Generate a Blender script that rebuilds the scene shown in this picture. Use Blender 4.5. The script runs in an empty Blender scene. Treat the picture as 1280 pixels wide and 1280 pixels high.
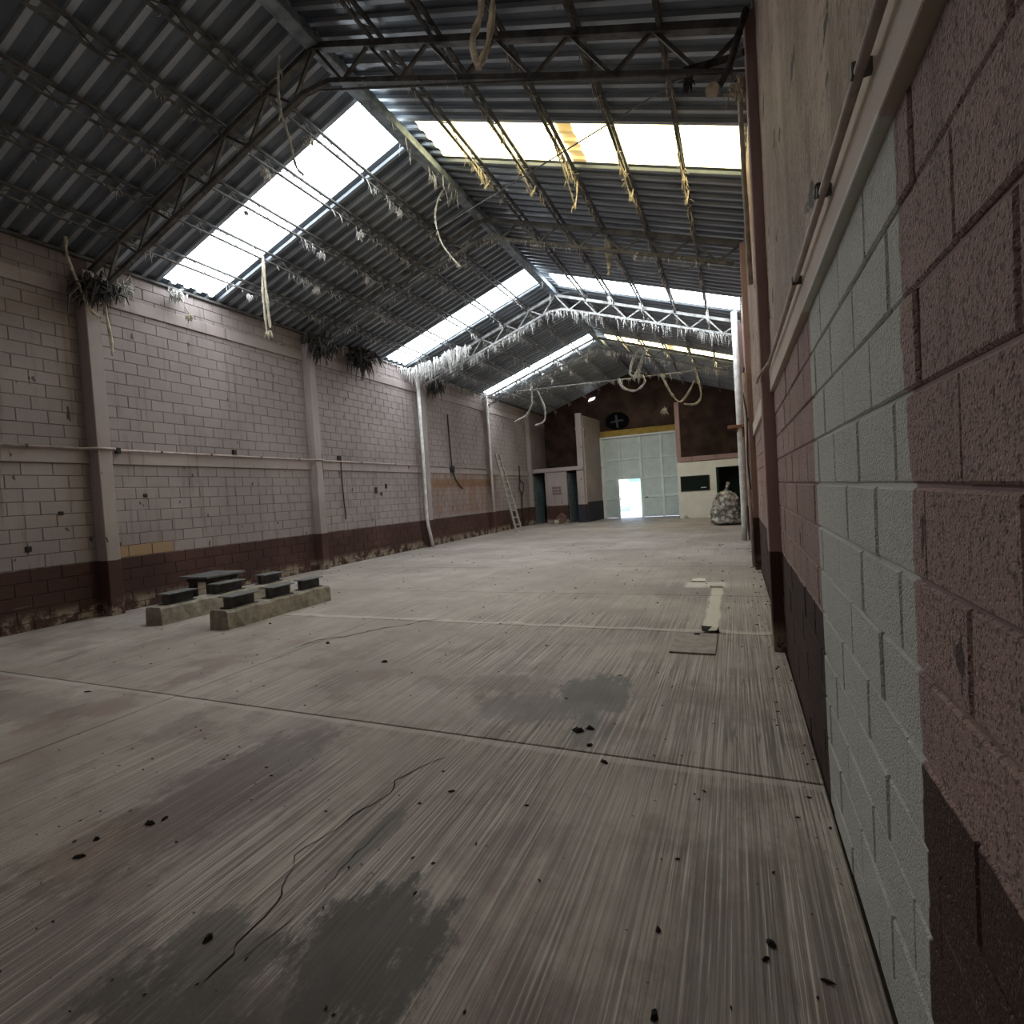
import bpy, bmesh, math, random
from mathutils import Vector, Matrix

# ------------------------------------------------------------------ camera, world, light, exposure
SC = bpy.context.scene
COL = SC.collection
YAW, PITCH, ROLL, FPX = 0.40459, 0.03093, -0.06308, 656.0
H = 1.55
def cam_matrix():
    cy, sy = math.cos(YAW), math.sin(YAW)
    fwd = Vector((-sy, cy, 0)); right = Vector((cy, sy, 0)); up = Vector((0, 0, 1))
    cp, sp = math.cos(PITCH), math.sin(PITCH)
    f2 = fwd*cp - up*sp; u2 = up*cp + fwd*sp
    cr, sr = math.cos(ROLL), math.sin(ROLL)
    r3 = right*cr + u2*sr; u3 = u2*cr - right*sr
    m = Matrix((r3, u3, -f2)).transposed().to_4x4()
    m.translation = (0, 0, H)
    return m
cd = bpy.data.cameras.new('camera'); cam = bpy.data.objects.new('camera', cd); COL.objects.link(cam)
cd.sensor_width = 36; cd.lens = FPX/1280*36; cd.clip_start = 0.05; cd.clip_end = 200
cam.matrix_world = cam_matrix(); SC.camera = cam

W = bpy.data.worlds.new('world'); SC.world = W; W.use_nodes = True
wn = W.node_tree; wn.nodes.clear()
wo = wn.nodes.new('ShaderNodeOutputWorld'); wb = wn.nodes.new('ShaderNodeBackground'); sk = wn.nodes.new('ShaderNodeTexSky')
sk.sky_type = 'NISHITA'; sk.sun_disc = False; sk.sun_elevation = math.radians(55); sk.sun_rotation = math.radians(40)
wb.inputs[1].default_value = 0.7
wn.links.new(sk.outputs[0], wb.inputs[0]); wn.links.new(wb.outputs[0], wo.inputs[0])
sd = bpy.data.lights.new('sun', 'SUN'); sd.energy = 14.0; sd.angle = math.radians(0.6); sd.color = (1, .96, .9)
sun = bpy.data.objects.new('sun', sd); COL.objects.link(sun); sun.rotation_euler = (math.radians(20), math.radians(25), 0)

SKY_STRENGTH = 13.0           # daylight carried by the translucent roof sheets
vs = SC.view_settings
vs.view_transform = 'Standard'; vs.look = 'None'; vs.exposure = 0.05; vs.gamma = 1.0; vs.use_curve_mapping = False

# ------------------------------------------------------------------ dimensions
XL, XR = -9.72, 0.347
XM, ZR, S = -4.70, 7.65, 0.345           # ridge x, ridge z, roof slope
Y0, YE = -5.0, 28.0
def sheet_z(x): return ZR - S*abs(x - XM)
rnd = random.Random(7)

# ------------------------------------------------------------------ material helpers
class NT:
    def __init__(s, name):
        s.m = bpy.data.materials.new(name); s.m.use_nodes = True
        s.t = s.m.node_tree; s.t.nodes.clear()
        s.out = s.t.nodes.new('ShaderNodeOutputMaterial')
        s.b = s.t.nodes.new('ShaderNodeBsdfPrincipled'); s.link(s.b.outputs[0], s.out.inputs[0])
        s._pos = None
    def link(s, a, b): s.t.links.new(a, b)
    def put(s, sock, v):
        if isinstance(v, bpy.types.NodeSocket): s.link(v, sock)
        elif isinstance(v, (tuple, list)) and sock.type == 'RGBA' and len(v) == 3: sock.default_value = (*v, 1)
        else: sock.default_value = v
    def pos(s):
        if s._pos is None: s._pos = s.t.nodes.new('ShaderNodeNewGeometry').outputs['Position']
        return s._pos
    def obj(s): return s.t.nodes.new('ShaderNodeTexCoord').outputs['Object']
    def rand(s): return s.t.nodes.new('ShaderNodeObjectInfo').outputs['Random']
    def xyz(s, v):
        n = s.t.nodes.new('ShaderNodeSeparateXYZ'); s.link(v, n.inputs[0]); return n.outputs
    def scale(s, v, sc, loc=(0, 0, 0)):
        n = s.t.nodes.new('ShaderNodeMapping'); s.link(v, n.inputs[0])
        n.inputs['Scale'].default_value = sc; n.inputs['Location'].default_value = loc; return n.outputs[0]
    def noise(s, v, sc=5., det=4., rough=.55, dist=0.):
        n = s.t.nodes.new('ShaderNodeTexNoise'); s.link(v, n.inputs['Vector'])
        n.inputs['Scale'].default_value = sc; n.inputs['Detail'].default_value = det
        n.inputs['Roughness'].default_value = rough; n.inputs['Distortion'].default_value = dist
        return n.outputs[0]
    def voronoi(s, v, sc=5., feat='F1'):
        n = s.t.nodes.new('ShaderNodeTexVoronoi'); s.link(v, n.inputs['Vector']); n.inputs['Scale'].default_value = sc
        n.feature = feat; return n.outputs[0]
    def math(s, op, a, b=0., c=0., clamp=False):
        n = s.t.nodes.new('ShaderNodeMath'); n.operation = op; n.use_clamp = clamp
        for i, v in enumerate((a, b, c)): s.put(n.inputs[i], v)
        return n.outputs[0]
    def ramp(s, v, a, b, lo=0., hi=1., smooth=True):
        n = s.t.nodes.new('ShaderNodeMapRange'); s.put(n.inputs[0], v)
        n.inputs[1].default_value = a; n.inputs[2].default_value = b; n.inputs[3].default_value = lo; n.inputs[4].default_value = hi
        n.interpolation_type = 'SMOOTHSTEP' if smooth else 'LINEAR'; return n.outputs[0]
    def mix(s, f, a, b, mode='MIX'):
        n = s.t.nodes.new('ShaderNodeMix'); n.data_type = 'RGBA'; n.blend_type = mode
        s.put(n.inputs[0], f); s.put(n.inputs[6], a); s.put(n.inputs[7], b); return n.outputs[2]
    def bump(s, h, st=.3, d=.01, nrm=None):
        n = s.t.nodes.new('ShaderNodeBump'); s.put(n.inputs['Height'], h)
        n.inputs['Strength'].default_value = st; n.inputs['Distance'].default_value = d
        if nrm is not None: s.link(nrm, n.inputs['Normal'])
        return n.outputs[0]
    def fin(s, col, rough=.8, metal=0., bump=None, spec=.35):
        s.put(s.b.inputs['Base Color'], col); s.put(s.b.inputs['Roughness'], rough); s.put(s.b.inputs['Metallic'], metal)
        s.b.inputs['Specular IOR Level'].default_value = spec
        if bump is not None: s.link(bump, s.b.inputs['Normal'])
        return s.m
    def band(s, v, a, b, soft):   # 1 between a and b
        return s.math('MULTIPLY', s.ramp(v, a-soft, a+soft), s.ramp(v, b-soft, b+soft, 1., 0.))
    def spot(s, p, x, y, rx, ry, n, amt=.6, edge=.35):   # irregular blob on the floor
        o = s.xyz(p)
        dx = s.math('DIVIDE', s.math('SUBTRACT', o[0], x), rx); dy = s.math('DIVIDE', s.math('SUBTRACT', o[1], y), ry)
        d = s.math('SQRT', s.math('ADD', s.math('MULTIPLY', dx, dx), s.math('MULTIPLY', dy, dy)))
        d = s.math('ADD', d, s.math('MULTIPLY', s.math('SUBTRACT', n, .5), 3.0))
        return s.ramp(d, 1-edge, 1+edge, amt, 0.)

def simple(name, col, rough=.8, metal=0., var=.25, sc=6., bump=.2, spec=.3):
    n = NT(name); p = n.pos(); a = n.noise(p, sc, 5, .6)
    c = n.mix(n.ramp(a, .3, .7), tuple(v*(1-var) for v in col), tuple(min(1, v*(1+var)) for v in col))
    return n.fin(c, rough, metal, n.bump(n.noise(p, sc*8, 4), bump, .01) if bump else None, spec)

PINK_L = (.305, .256, .25); PINK_R = (.41, .275, .248); DADO = (.068, .033, .026)
def wall_paint(name, pink, right=False, rough_bump=.4, streak=True):
    n = NT(name); p = n.pos(); o = n.xyz(p)
    big = n.noise(p, .7, 5, .6); fine = n.noise(p, 14, 5, .65)
    r = n.rand()
    c = n.mix(n.ramp(big, .35, .7), tuple(v*.86 for v in pink), tuple(v*1.12 for v in pink))
    c = n.mix(n.math('MULTIPLY', r, .30), c, tuple(v*.72 for v in pink))
    # vertical dirt runs and dark specks of flaked paint
    runs = n.noise(n.scale(p, (5, 5, .35)), 1.6, 4, .6)
    if streak: c = n.mix(n.ramp(runs, .54, .72, 0, .55), c, (.13, .095, .088))
    spk = n.noise(n.scale(p, (1, 1, .55)), 6.5, 3, .5)
    if streak: c = n.mix(n.ramp(spk, .70, .72, 0, .85), c, (.035, .025, .022))
    if not right:
        # exposed tan render under flaked paint and rust runs
        tan = n.math('MULTIPLY', n.band(o[2], .9, 1.12, .02), n.band(o[1], 5.55, 6.5, .08))
        c = n.mix(tan, c, (.33, .22, .13))
        ru = n.math('MULTIPLY', n.band(o[1], 15.75, 21.2, .25), n.band(o[2], 1.0, 2.5, .08))
        ru2 = n.math('MULTIPLY', ru, n.ramp(n.noise(n.scale(p, (1, 1.3, .5)), 2.2, 4, .6), .38, .66, .15, .85))
        c = n.mix(ru2, c, (.24, .14, .095))
        rb = n.math('MULTIPLY', n.band(o[1], 15.75, 20.6, .3), n.band(o[2], 2.0, 2.3, .05))
        c = n.mix(n.math('MULTIPLY', rb, .75), c, (.22, .115, .06))
    # dado
    jag = n.math('MULTIPLY', n.math('SUBTRACT', n.noise(p, 9, 3), .5), .03)
    dz = n.math('ADD', o[2], jag)
    dcol = n.mix(n.ramp(big, .35, .7), tuple(v*(.5 if right else .75) for v in DADO), tuple(v*(1.0 if right else 1.3) for v in DADO))
    # flaked lighter plaster near the floor
    fl = n.math('MULTIPLY', n.ramp(o[2], .10, .30, 1, 0), n.ramp(n.noise(p, 3.2, 5, .7), .46, .56))
    if not right: dcol = n.mix(fl, dcol, (.27, .22, .17))
    scr = n.noise(n.scale(p, (2, .5, 9)), 2.5, 4, .6)
    dcol = n.mix(n.ramp(scr, .66, .74, 0, .30), dcol, (.30, .24, .20))
    c = n.mix(n.ramp(dz, .900, .908, 1, 0), c, dcol)
    if right:
        wob = n.math('MULTIPLY', n.math('SUBTRACT', n.noise(n.scale(p, (1, .2, 1)), 7, 3), .5), .07)
        yy = n.math('ADD', o[1], wob)
        yy = n.math('ADD', yy, n.math('MULTIPLY', o[2], -.012))
        g = n.math('MULTIPLY', n.band(yy, 1.375, 2.80, .006), n.ramp(o[2], 2.325, 2.332, 1, 0))
        gc = n.mix(n.ramp(big, .3, .7), (.50, .50, .46), (.60, .60, .555))
        gc = n.mix(n.ramp(n.noise(p, 30, 4), .55, .75, 0, .35), gc, (.34, .34, .31))
        c = n.mix(g, c, gc)
    # porous concrete block relief
    pv = n.voronoi(p, 95 if right else 60); pn = n.noise(p, 85 if right else 30, 6, .7)
    hgt = n.math('ADD', n.math('MULTIPLY', n.ramp(pv, .0, .45), .5), pn)
    pit = n.ramp(pn, .52, .60, 0, .68) if right and streak else n.ramp(pn, .60, .70, 0, .25)
    if right:
        c = n.mix(n.ramp(n.noise(p, 120, 4, .7), .56, .66, 0, .35), c, (.52, .42, .38))
    c = n.mix(n.math('MULTIPLY', pit, n.math('SUBTRACT', 1., n.math('MULTIPLY', g, .75))) if right else pit, c, (.055, .038, .034))
    return n.fin(c, .82, 0, n.bump(hgt, rough_bump, .016 if right else .012), .3)

M = {}
M['wall_left'] = wall_paint('painted_block_left', PINK_L, False, .35)
M['wall_right'] = wall_paint('painted_block_right', PINK_R, True, .75)
M['belt_right'] = wall_paint('painted_belt_right', (.54, .44, .38), True, .15, False)
M['column_left'] = wall_paint('painted_column_left', (.36, .30, .292), False, .2)
M['column_right'] = wall_paint('painted_column_right', (.36, .235, .222), False, .2)

def mortar(name, col):
    n = NT(name); p = n.pos(); o = n.xyz(p)
    c = n.mix(n.noise(p, 8, 4), tuple(v*.7 for v in col), tuple(v*1.2 for v in col))
    c = n.mix(n.ramp(o[2], .900, .906, 1, 0), c, (.05, .026, .022))
    return n, c
n, c = mortar('mortar_left', (.17, .125, .12)); M['mortar_left'] = n.fin(c, .9)
n, c = mortar('mortar_right', (.30, .20, .19)); o = n.xyz(n.pos())
c = n.mix(n.math('MULTIPLY', n.band(o[1], 1.375, 2.8, .01), n.ramp(o[2], 2.31, 2.33, 1, 0)), c, (.56, .56, .53))
M['mortar_right'] = n.fin(c, .9)

def plaster():
    n = NT('streaked_plaster'); p = n.pos()
    big = n.noise(p, .9, 5, .6)
    c = n.mix(n.ramp(big, .35, .7), (.36, .25, .21), (.52, .39, .33))
    st = n.noise(n.scale(p, (3, 1.5, .45)), 1.8, 8, .72)
    c = n.mix(n.ramp(st, .50, .60, 0, .70), c, (.19, .12, .10))
    c = n.mix(n.math('MULTIPLY', n.ramp(n.math('ABSOLUTE', n.math('SUBTRACT', st, .5)), 0, .012, 1, 0), .8), c, (.10, .062, .052))
    c = n.mix(n.ramp(n.noise(n.scale(p, (1, .45, 1)), 26, 6, .75), .52, .62, 0, .55), c, (.15, .10, .085))
    c = n.mix(n.ramp(n.noise(n.scale(p, (1, .40, .7)), 6.5, 4), .63, .66, 0, .95), c, (.04, .025, .022))
    h = n.math('ADD', n.math('MULTIPLY', st, 1.3), n.math('MULTIPLY', n.noise(p, 26, 6, .75), .8))
    return n.fin(c, .75, 0, n.bump(h, 1.0, .035), .35)
M['plaster'] = plaster()

def floor_mat():
    n = NT('broomed_concrete'); p = n.pos(); o = n.xyz(p)
    big = n.noise(p, .55, 6, .62); mid = n.noise(p, 2.3, 5, .6)
    c = n.mix(n.ramp(big, .32, .70), (.265, .218, .192), (.415, .365, .33))
    c = n.mix(n.ramp(mid, .42, .68, 0, .45), c, (.41, .375, .34))
    # reddish traffic paint remains, rust and oil
    n1 = n.noise(n.scale(p, (1.6, .7, 1)), 4.5, 8, .75); n2 = n.noise(p, 1.7, 5, .65)
    red = n.math('MULTIPLY', n.ramp(n2, .48, .62), n.ramp(o[1], 3.0, 6.5, .62, .15))
    c = n.mix(red, c, (.20, .125, .115))
    for x, y, rx, ry, a, col, nn in (
        (-2.75, 2.05, .34, .75, .75, (.125, .092, .09), n1), (-2.85, 1.45, .30, .30, .6, (.17, .10, .065), n1),
        (-1.35, 1.05, .7, .22, .7, (.06, .048, .04), n1), (-.60, 1.2, .30, .3, .5, (.11, .095, .085), n1), (-2.6, .95, .8, .3, .5, (.09, .07, .06), n1),  # leftmost dark spot mixes brown staining with painted-in corner vignette
        (-1.8, 3.9, .35, .2, .6, (.16, .10, .09), n1),
        (-.95, 3.25, .16, .22, .6, (.10, .09, .085), n1), (.05, 1.6, .35, .9, .55, (.12, .10, .085), n1), (-5.9, 2.4, .8, .3, .5, (.13, .09, .08), n1), (-.8, 8.0, .5, .6, .45, (.14, .13, .125), n1)):
        c = n.mix(n.spot(p, x, y, rx, ry, nn, a), c, col)
    # broom strokes running along the hall
    warp = n.math('MULTIPLY', n.noise(p, .8, 2), .12)
    vec = n.t.nodes.new('ShaderNodeCombineXYZ')
    n.link(n.math('ADD', n.math('MULTIPLY', o[0], 84), warp), vec.inputs[0]); n.link(n.math('MULTIPLY', o[1], .75), vec.inputs[1])
    s1 = n.noise(vec.outputs[0], 1.0, 5, .7)
    vec2 = n.t.nodes.new('ShaderNodeCombineXYZ')
    n.link(n.math('MULTIPLY', o[0], 9), vec2.inputs[0]); n.link(n.math('MULTIPLY', o[1], .25), vec2.inputs[1])
    s2 = n.noise(vec2.outputs[0], 1.0, 4, .6)
    area = n.math('MULTIPLY', n.ramp(n.noise(p, .45, 3), .30, .55, .35, 1), n.ramp(o[1], 5.0, 9.0, 1, .25))
    area = n.math('MULTIPLY', area, n.ramp(o[0], -5.0, -1.4, .38, 1))
    c = n.mix(n.math('MULTIPLY', n.ramp(s1, .43, .53, 1, 0), n.math('MULTIPLY', area, .80)), c, (.105, .084, .078))
    c = n.mix(n.math('MULTIPLY', n.ramp(s1, .56, .64), n.math('MULTIPLY', area, .65)), c, (.60, .545, .50))
    vec3 = n.t.nodes.new('ShaderNodeCombineXYZ')
    n.link(n.math('MULTIPLY', o[0], 17), vec3.inputs[0]); n.link(n.math('MULTIPLY', o[1], .30), vec3.inputs[1])
    s3 = n.noise(vec3.outputs[0], 1.0, 3, .5)
    c = n.mix(n.math('MULTIPLY', n.math('MULTIPLY', n.ramp(n.math('ABSOLUTE', n.math('SUBTRACT', s3, .5)), .0, .012, 1, 0), n.ramp(n.noise(p, 1.1, 3), .45, .6)), n.math('MULTIPLY', area, .75)), c, (.05, .04, .036))
    c = n.mix(n.ramp(s2, .50, .68, 0, .25), c, (.19, .165, .15))
    for x, y, rx, ry, a, col in ((-1.26, 1.40, .26, .32, .88, (.050, .042, .037)), (-1.78, 1.22, .24, .17, .7, (.075, .064, .055)), (-1.5, .98, .5, .16, .7, (.06, .05, .043)), (-1.62, 1.95, .06, .22, .6, (.08, .07, .06)),
        (-1.05, 3.85, .27, .40, .82, (.10, .092, .086)), (-1.45, 3.50, .42, .25, .65, (.12, .10, .093)), (-2.82, 2.1, .26, .5, .45, (.14, .105, .10))):
        c = n.mix(n.spot(p, x, y, rx, ry, n1, a, .22), c, col)
    # pale cement bands beside the joints and the old trench fill
    wob = n.math('MULTIPLY', n.math('SUBTRACT', n.noise(p, 3, 3), .5), .25)
    yy = n.math('ADD', o[1], wob); yy2 = n.math('ADD', o[1], n.math('MULTIPLY', wob, .2))
    c = n.mix(n.math('MULTIPLY', n.band(yy, 5.76, 5.86, .04), .55), c, (.52, .485, .44))
    c = n.mix(n.math('MULTIPLY', n.band(yy2, 2.90, 2.965, .02), .40), c, (.46, .43, .39))
    tr = n.math('MULTIPLY', n.band(n.math('ADD', o[0], n.math('MULTIPLY', wob, .3)), -.39, -.24, .02), n.band(o[1], 5.9, 8.4, .08))
    c = n.mix(n.math('MULTIPLY', tr, .9), c, (.60, .555, .47))
    tr = n.math('MULTIPLY', n.band(o[0], -.78, -.2, .05), n.band(yy, 8.3, 8.75, .06))
    c = n.mix(n.math('MULTIPLY', tr, .8), c, (.60, .57, .52))
    # specks
    c = n.mix(n.ramp(n.noise(p, 26, 2, .5), .73, .76, 0, .8), c, (.04, .035, .03))
    h = n.math('ADD', n.math('MULTIPLY', s1, area), n.math('MULTIPLY', n.noise(p, 60, 4), .3))
    rough = n.ramp(mid, .3, .7, .50, .72)
    return n.fin(c, rough, 0, n.bump(h, .45, .012), .35)
M['floor'] = floor_mat()
M['joint'] = simple('joint_dirt', (.055, .047, .042), .95)
M['crack'] = simple('crack_dark', (.018, .015, .013), 1.0)
M['plate'] = simple('floor_plate_steel', (.27, .24, .215), .65, .0, .2, 10)

def roof_mat(name, lo, hi):
    n = NT(name); p = n.pos()
    a = n.noise(n.scale(p, (.6, 3, .6)), 1.2, 5, .6)
    c = n.mix(n.ramp(a, .3, .7), lo, hi)
    c = n.mix(n.ramp(n.noise(p, 6, 5, .7), .6, .75, 0, .5), c, (.06, .05, .045))
    return n.fin(c, .48, .35, n.bump(n.noise(p, 20, 3), .1, .01), .5)
M['roof'] = roof_mat('galvanised_sheet', (.27, .30, .335), (.43, .465, .51))
M['roof_dark'] = roof_mat('dark_flat_sheet', (.085, .10, .122), (.155, .18, .21))  # darker tone for the wide recessed flats

def skylight(name, tint, strength):
    n = NT(name); p = n.pos()
    d = n.noise(p, 2.5, 5, .6)
    n.fin((.75, .75, .70), .5)
    e = n.mix(n.ramp(d, .35, .75), tint, tuple(v*.82 for v in tint))
    n.put(n.b.inputs['Emission Color'], e); n.b.inputs['Emission Strength'].default_value = strength
    return n.m
M['sky_white'] = skylight('translucent_sheet_white', (.86, .94, 1.0), SKY_STRENGTH)
M['sky_yellow'] = skylight('translucent_sheet_yellow', (1.0, .88, .46), SKY_STRENGTH*.55)
M['sky_fill'] = skylight('added_fill_sheet', (1.0, .94, .84), SKY_STRENGTH*.17)  # unseen glowing pair above the camera, added to brighten the foreground
M['sky_lap'] = skylight('translucent_sheet_lap', (.75, .46, .10), .75)

M['steel'] = simple('dusty_steel', (.12, .115, .112), .7, .1, .45, 5)
M['ridge_steel'] = simple('blue_grey_steel', (.25, .29, .33), .55, .2, .4, 5)
M['dusty'] = simple('dusty_lit_steel', (.30, .295, .29), .9, 0, .4, 6)  # pale tone holds both the dust and the brighter far-end light
M['lint'] = simple('hanging_lint', (.56, .54, .52), 1, 0, .3, 9, 0)
M['lint_tan'] = simple('hanging_lint_tan', (.46, .40, .31), 1, 0, .35, 9, 0)
M['lint_dark'] = simple('sooty_lint', (.06, .055, .055), 1, 0, .6, 9, 0)
M['pipe_pink'] = simple('painted_conduit', (.40, .32, .29), .6, 0, .2, 9)
M['pipe_white'] = simple('white_plastic_pipe', (.60, .58, .55), .5, 0, .2, 5)
M['cable'] = simple('black_cable', (.025, .022, .022), .6)
M['rust'] = simple('rusty_steel', (.22, .10, .06), .8, .1, .35, 9)
M['concrete'] = simple('rough_concrete', (.29, .262, .222), .92, 0, .28, 8, .6)
M['channel'] = simple('dark_steel_section', (.062, .06, .06), .45, .55, .3, 9)
M['plate_top'] = simple('worn_plate_top', (.20, .205, .21), .4, .5, .3, 7)
M['ladder'] = simple('weathered_wood_ladder', (.36, .335, .30), .8, 0, .25, 9)
M['gate'] = simple('grey_green_gate', (.60, .675, .66), .45, .0, .08, 3, .05)
M['gate_rail'] = simple('gate_rail_paint', (.74, .80, .79), .45, 0, .06, 3, .05)
M['gate_frame'] = simple('pale_gate_frame', (.80, .83, .81), .5, 0, .08, 3, .05)
M['ochre'] = simple('ochre_lintel', (.40, .27, .06), .7, 0, .2, 3)
M['brown'] = simple('brown_back_wall', (.070, .039, .029), .85, 0, .45, 1.4)
M['booth'] = simple('cream_booth_paint', (.76, .745, .68), .6, 0, .06, 2, .05)
M['dark_green'] = simple('dark_green_paint', (.018, .045, .028), .6)
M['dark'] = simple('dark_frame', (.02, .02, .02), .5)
M['door_blue'] = simple('blue_grey_door', (.085, .11, .112), .6)
M['black_blue'] = simple('blue_black_dado', (.028, .030, .042), .7)
M['sack'] = None
n = NT('lumpy_woven_sack'); p = n.pos()
v = n.voronoi(p, 7); a = n.noise(p, 5, 5, .65)
c = n.mix(n.ramp(a, .38, .62), (.56, .53, .47), (.24, .21, .18)); c = n.mix(n.ramp(v, .45, .62, 0, .8), c, (.09, .08, .07))
M['sack'] = n.fin(c, .7, 0, n.bump(v, .8, .06))
n = NT('window_glass'); M['glass'] = n.fin((.015, .022, .02), .08, 0, None, .6)
M['yard'] = simple('sunlit_yard_concrete', (.62, .60, .55), .9)
M['yard_wall'] = simple('pale_green_yard_wall', (.36, .66, .58), .8, 0, .1)
M['yard_white'] = simple('white_yard_wall', (.80, .80, .77), .8, 0, .05)
M['debris'] = simple('dark_debris', (.022, .018, .015), .95, 0, .5, 30)
M['rubble'] = simple('brown_rubble', (.13, .075, .06), .9)
M['rag'] = simple('pale_rag', (.62, .58, .52), .95, 0, .2, 12)
M['fan'] = simple('fan_grey', (.07, .073, .078), .5, .3)
M['black'] = simple('soot_black', (.006, .006, .007), 1, 0, .2, 4, 0, .05)

# ------------------------------------------------------------------ geometry helpers
def wloc(o):
    v = Vector((0, 0, 0))
    while o is not None: v += o.location; o = o.parent
    return v
class MB:
    def __init__(s): s.v = []; s.f = []
    def add(s, vs_, fs):
        b = len(s.v); s.v += [tuple(q) for q in vs_]; s.f += [tuple(i+b for i in f) for f in fs]; return s
    def box(s, x0, x1, y0, y1, z0, z1, ch=0.):
        if ch <= 0:
            return s.add([(x0,y0,z0),(x1,y0,z0),(x1,y1,z0),(x0,y1,z0),(x0,y0,z1),(x1,y0,z1),(x1,y1,z1),(x0,y1,z1)],
                     [(0,3,2,1),(4,5,6,7),(0,1,5,4),(1,2,6,5),(2,3,7,6),(3,0,4,7)])
        bm = bmesh.new(); bmesh.ops.create_cube(bm, size=1)
        for q in bm.verts: q.co = Vector(((x0+x1)/2+q.co.x*(x1-x0), (y0+y1)/2+q.co.y*(y1-y0), (z0+z1)/2+q.co.z*(z1-z0)))
        bmesh.ops.bevel(bm, geom=bm.edges[:], offset=ch, segments=1, affect='EDGES')
        bm.verts.index_update(); s.add([q.co[:] for q in bm.verts], [[q.index for q in f.verts] for f in bm.faces]); bm.free(); return s
    def bar(s, a, b, w, h, up=(0, 0, 1)):      # rectangular bar from a to b
        a = Vector(a); b = Vector(b); d = (b-a).normalized(); u = Vector(up)
        sd_ = d.cross(u)
        if sd_.length < 1e-4: sd_ = d.cross(Vector((0, 1, 0)))
        sd_.normalize(); u = sd_.cross(d).normalized()
        q = [p_+sd_*(i*w/2)+u*(j*h/2) for p_ in (a, b) for i, j in ((-1,-1),(1,-1),(1,1),(-1,1))]
        return s.add(q, [(0,1,2,3),(7,6,5,4),(0,4,5,1),(1,5,6,2),(2,6,7,3),(3,7,4,0)])
    def tube(s, pts, r, n=8, cap=True):
        pts = [Vector(q) for q in pts]; rs = r if isinstance(r, (list, tuple)) else [r]*len(pts)
        b = len(s.v); prev = None
        for i, q in enumerate(pts):
            d = (pts[min(i+1, len(pts)-1)]-pts[max(i-1, 0)]).normalized()
            ref = prev if prev is not None else (Vector((0,0,1)) if abs(d.z) < .9 else Vector((1,0,0)))
            sx = (ref - d*ref.dot(d)); sx = sx.normalized() if sx.length > 1e-5 else d.orthogonal().normalized()
            prev = sx; sy_ = d.cross(sx)
            for k in range(n):
                t = 2*math.pi*k/n; s.v.append(tuple(q+(sx*math.cos(t)+sy_*math.sin(t))*rs[i]))
        for i in range(len(pts)-1):
            for k in range(n):
                s.f.append((b+i*n+k, b+i*n+(k+1)%n, b+(i+1)*n+(k+1)%n, b+(i+1)*n+k))
        if cap:
            s.f.append(tuple(b+k for k in reversed(range(n)))); s.f.append(tuple(b+(len(pts)-1)*n+k for k in range(n)))
        return s
    def poly(s, ring, off):     # extrude polygon
        m = len(ring); off = Vector(off); q = [Vector(p_) for p_ in ring]
        return s.add([*q, *[p_+off for p_ in q]], [tuple(reversed(range(m))), tuple(range(m, 2*m))]+[(i, (i+1)%m, m+(i+1)%m, m+i) for i in range(m)])
    def mesh(s, name, mat, off=(0, 0, 0), smooth=False):
        me = bpy.data.meshes.new(name); o = Vector(off)
        me.from_pydata([(q[0]-o.x, q[1]-o.y, q[2]-o.z) for q in s.v], [], s.f); me.update()
        if mat: me.materials.append(M[mat])
        if smooth: me.polygons.foreach_set('use_smooth', [True]*len(me.polygons))
        return me
    def build(s, name, mat, parent=None, smooth=False, loc=None):
        off = wloc(parent) if parent is not None else Vector((0, 0, 0))
        base = Vector(loc) if loc is not None else off
        o = bpy.data.objects.new(name, s.mesh(name, mat, base, smooth)); COL.objects.link(o)
        if loc is not None: o.location = Vector(loc)-off
        if parent is not None: o.parent = parent
        return o
def tag(o, label=None, cat=None, group=None, kind=None):
    if label: o['label'] = label
    if cat: o['category'] = cat
    if group: o['group'] = group
    if kind: o['kind'] = kind
    return o
def empty(name, loc=(0, 0, 0), label=None, cat=None, group=None, kind=None):
    o = bpy.data.objects.new(name, None); COL.objects.link(o); o.location = loc; o.empty_display_size = .2
    return tag(o, label, cat, group, kind)
def inst(name, me, parent, loc, scale=(1, 1, 1), rot=(0, 0, 0)):
    o = bpy.data.objects.new(name, me); COL.objects.link(o); o.parent = parent
    o.location = Vector(loc)-wloc(parent); o.scale = scale; o.rotation_euler = rot; return o
ORD = ['first', 'second', 'third', 'fourth', 'fifth', 'sixth', 'seventh']

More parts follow.
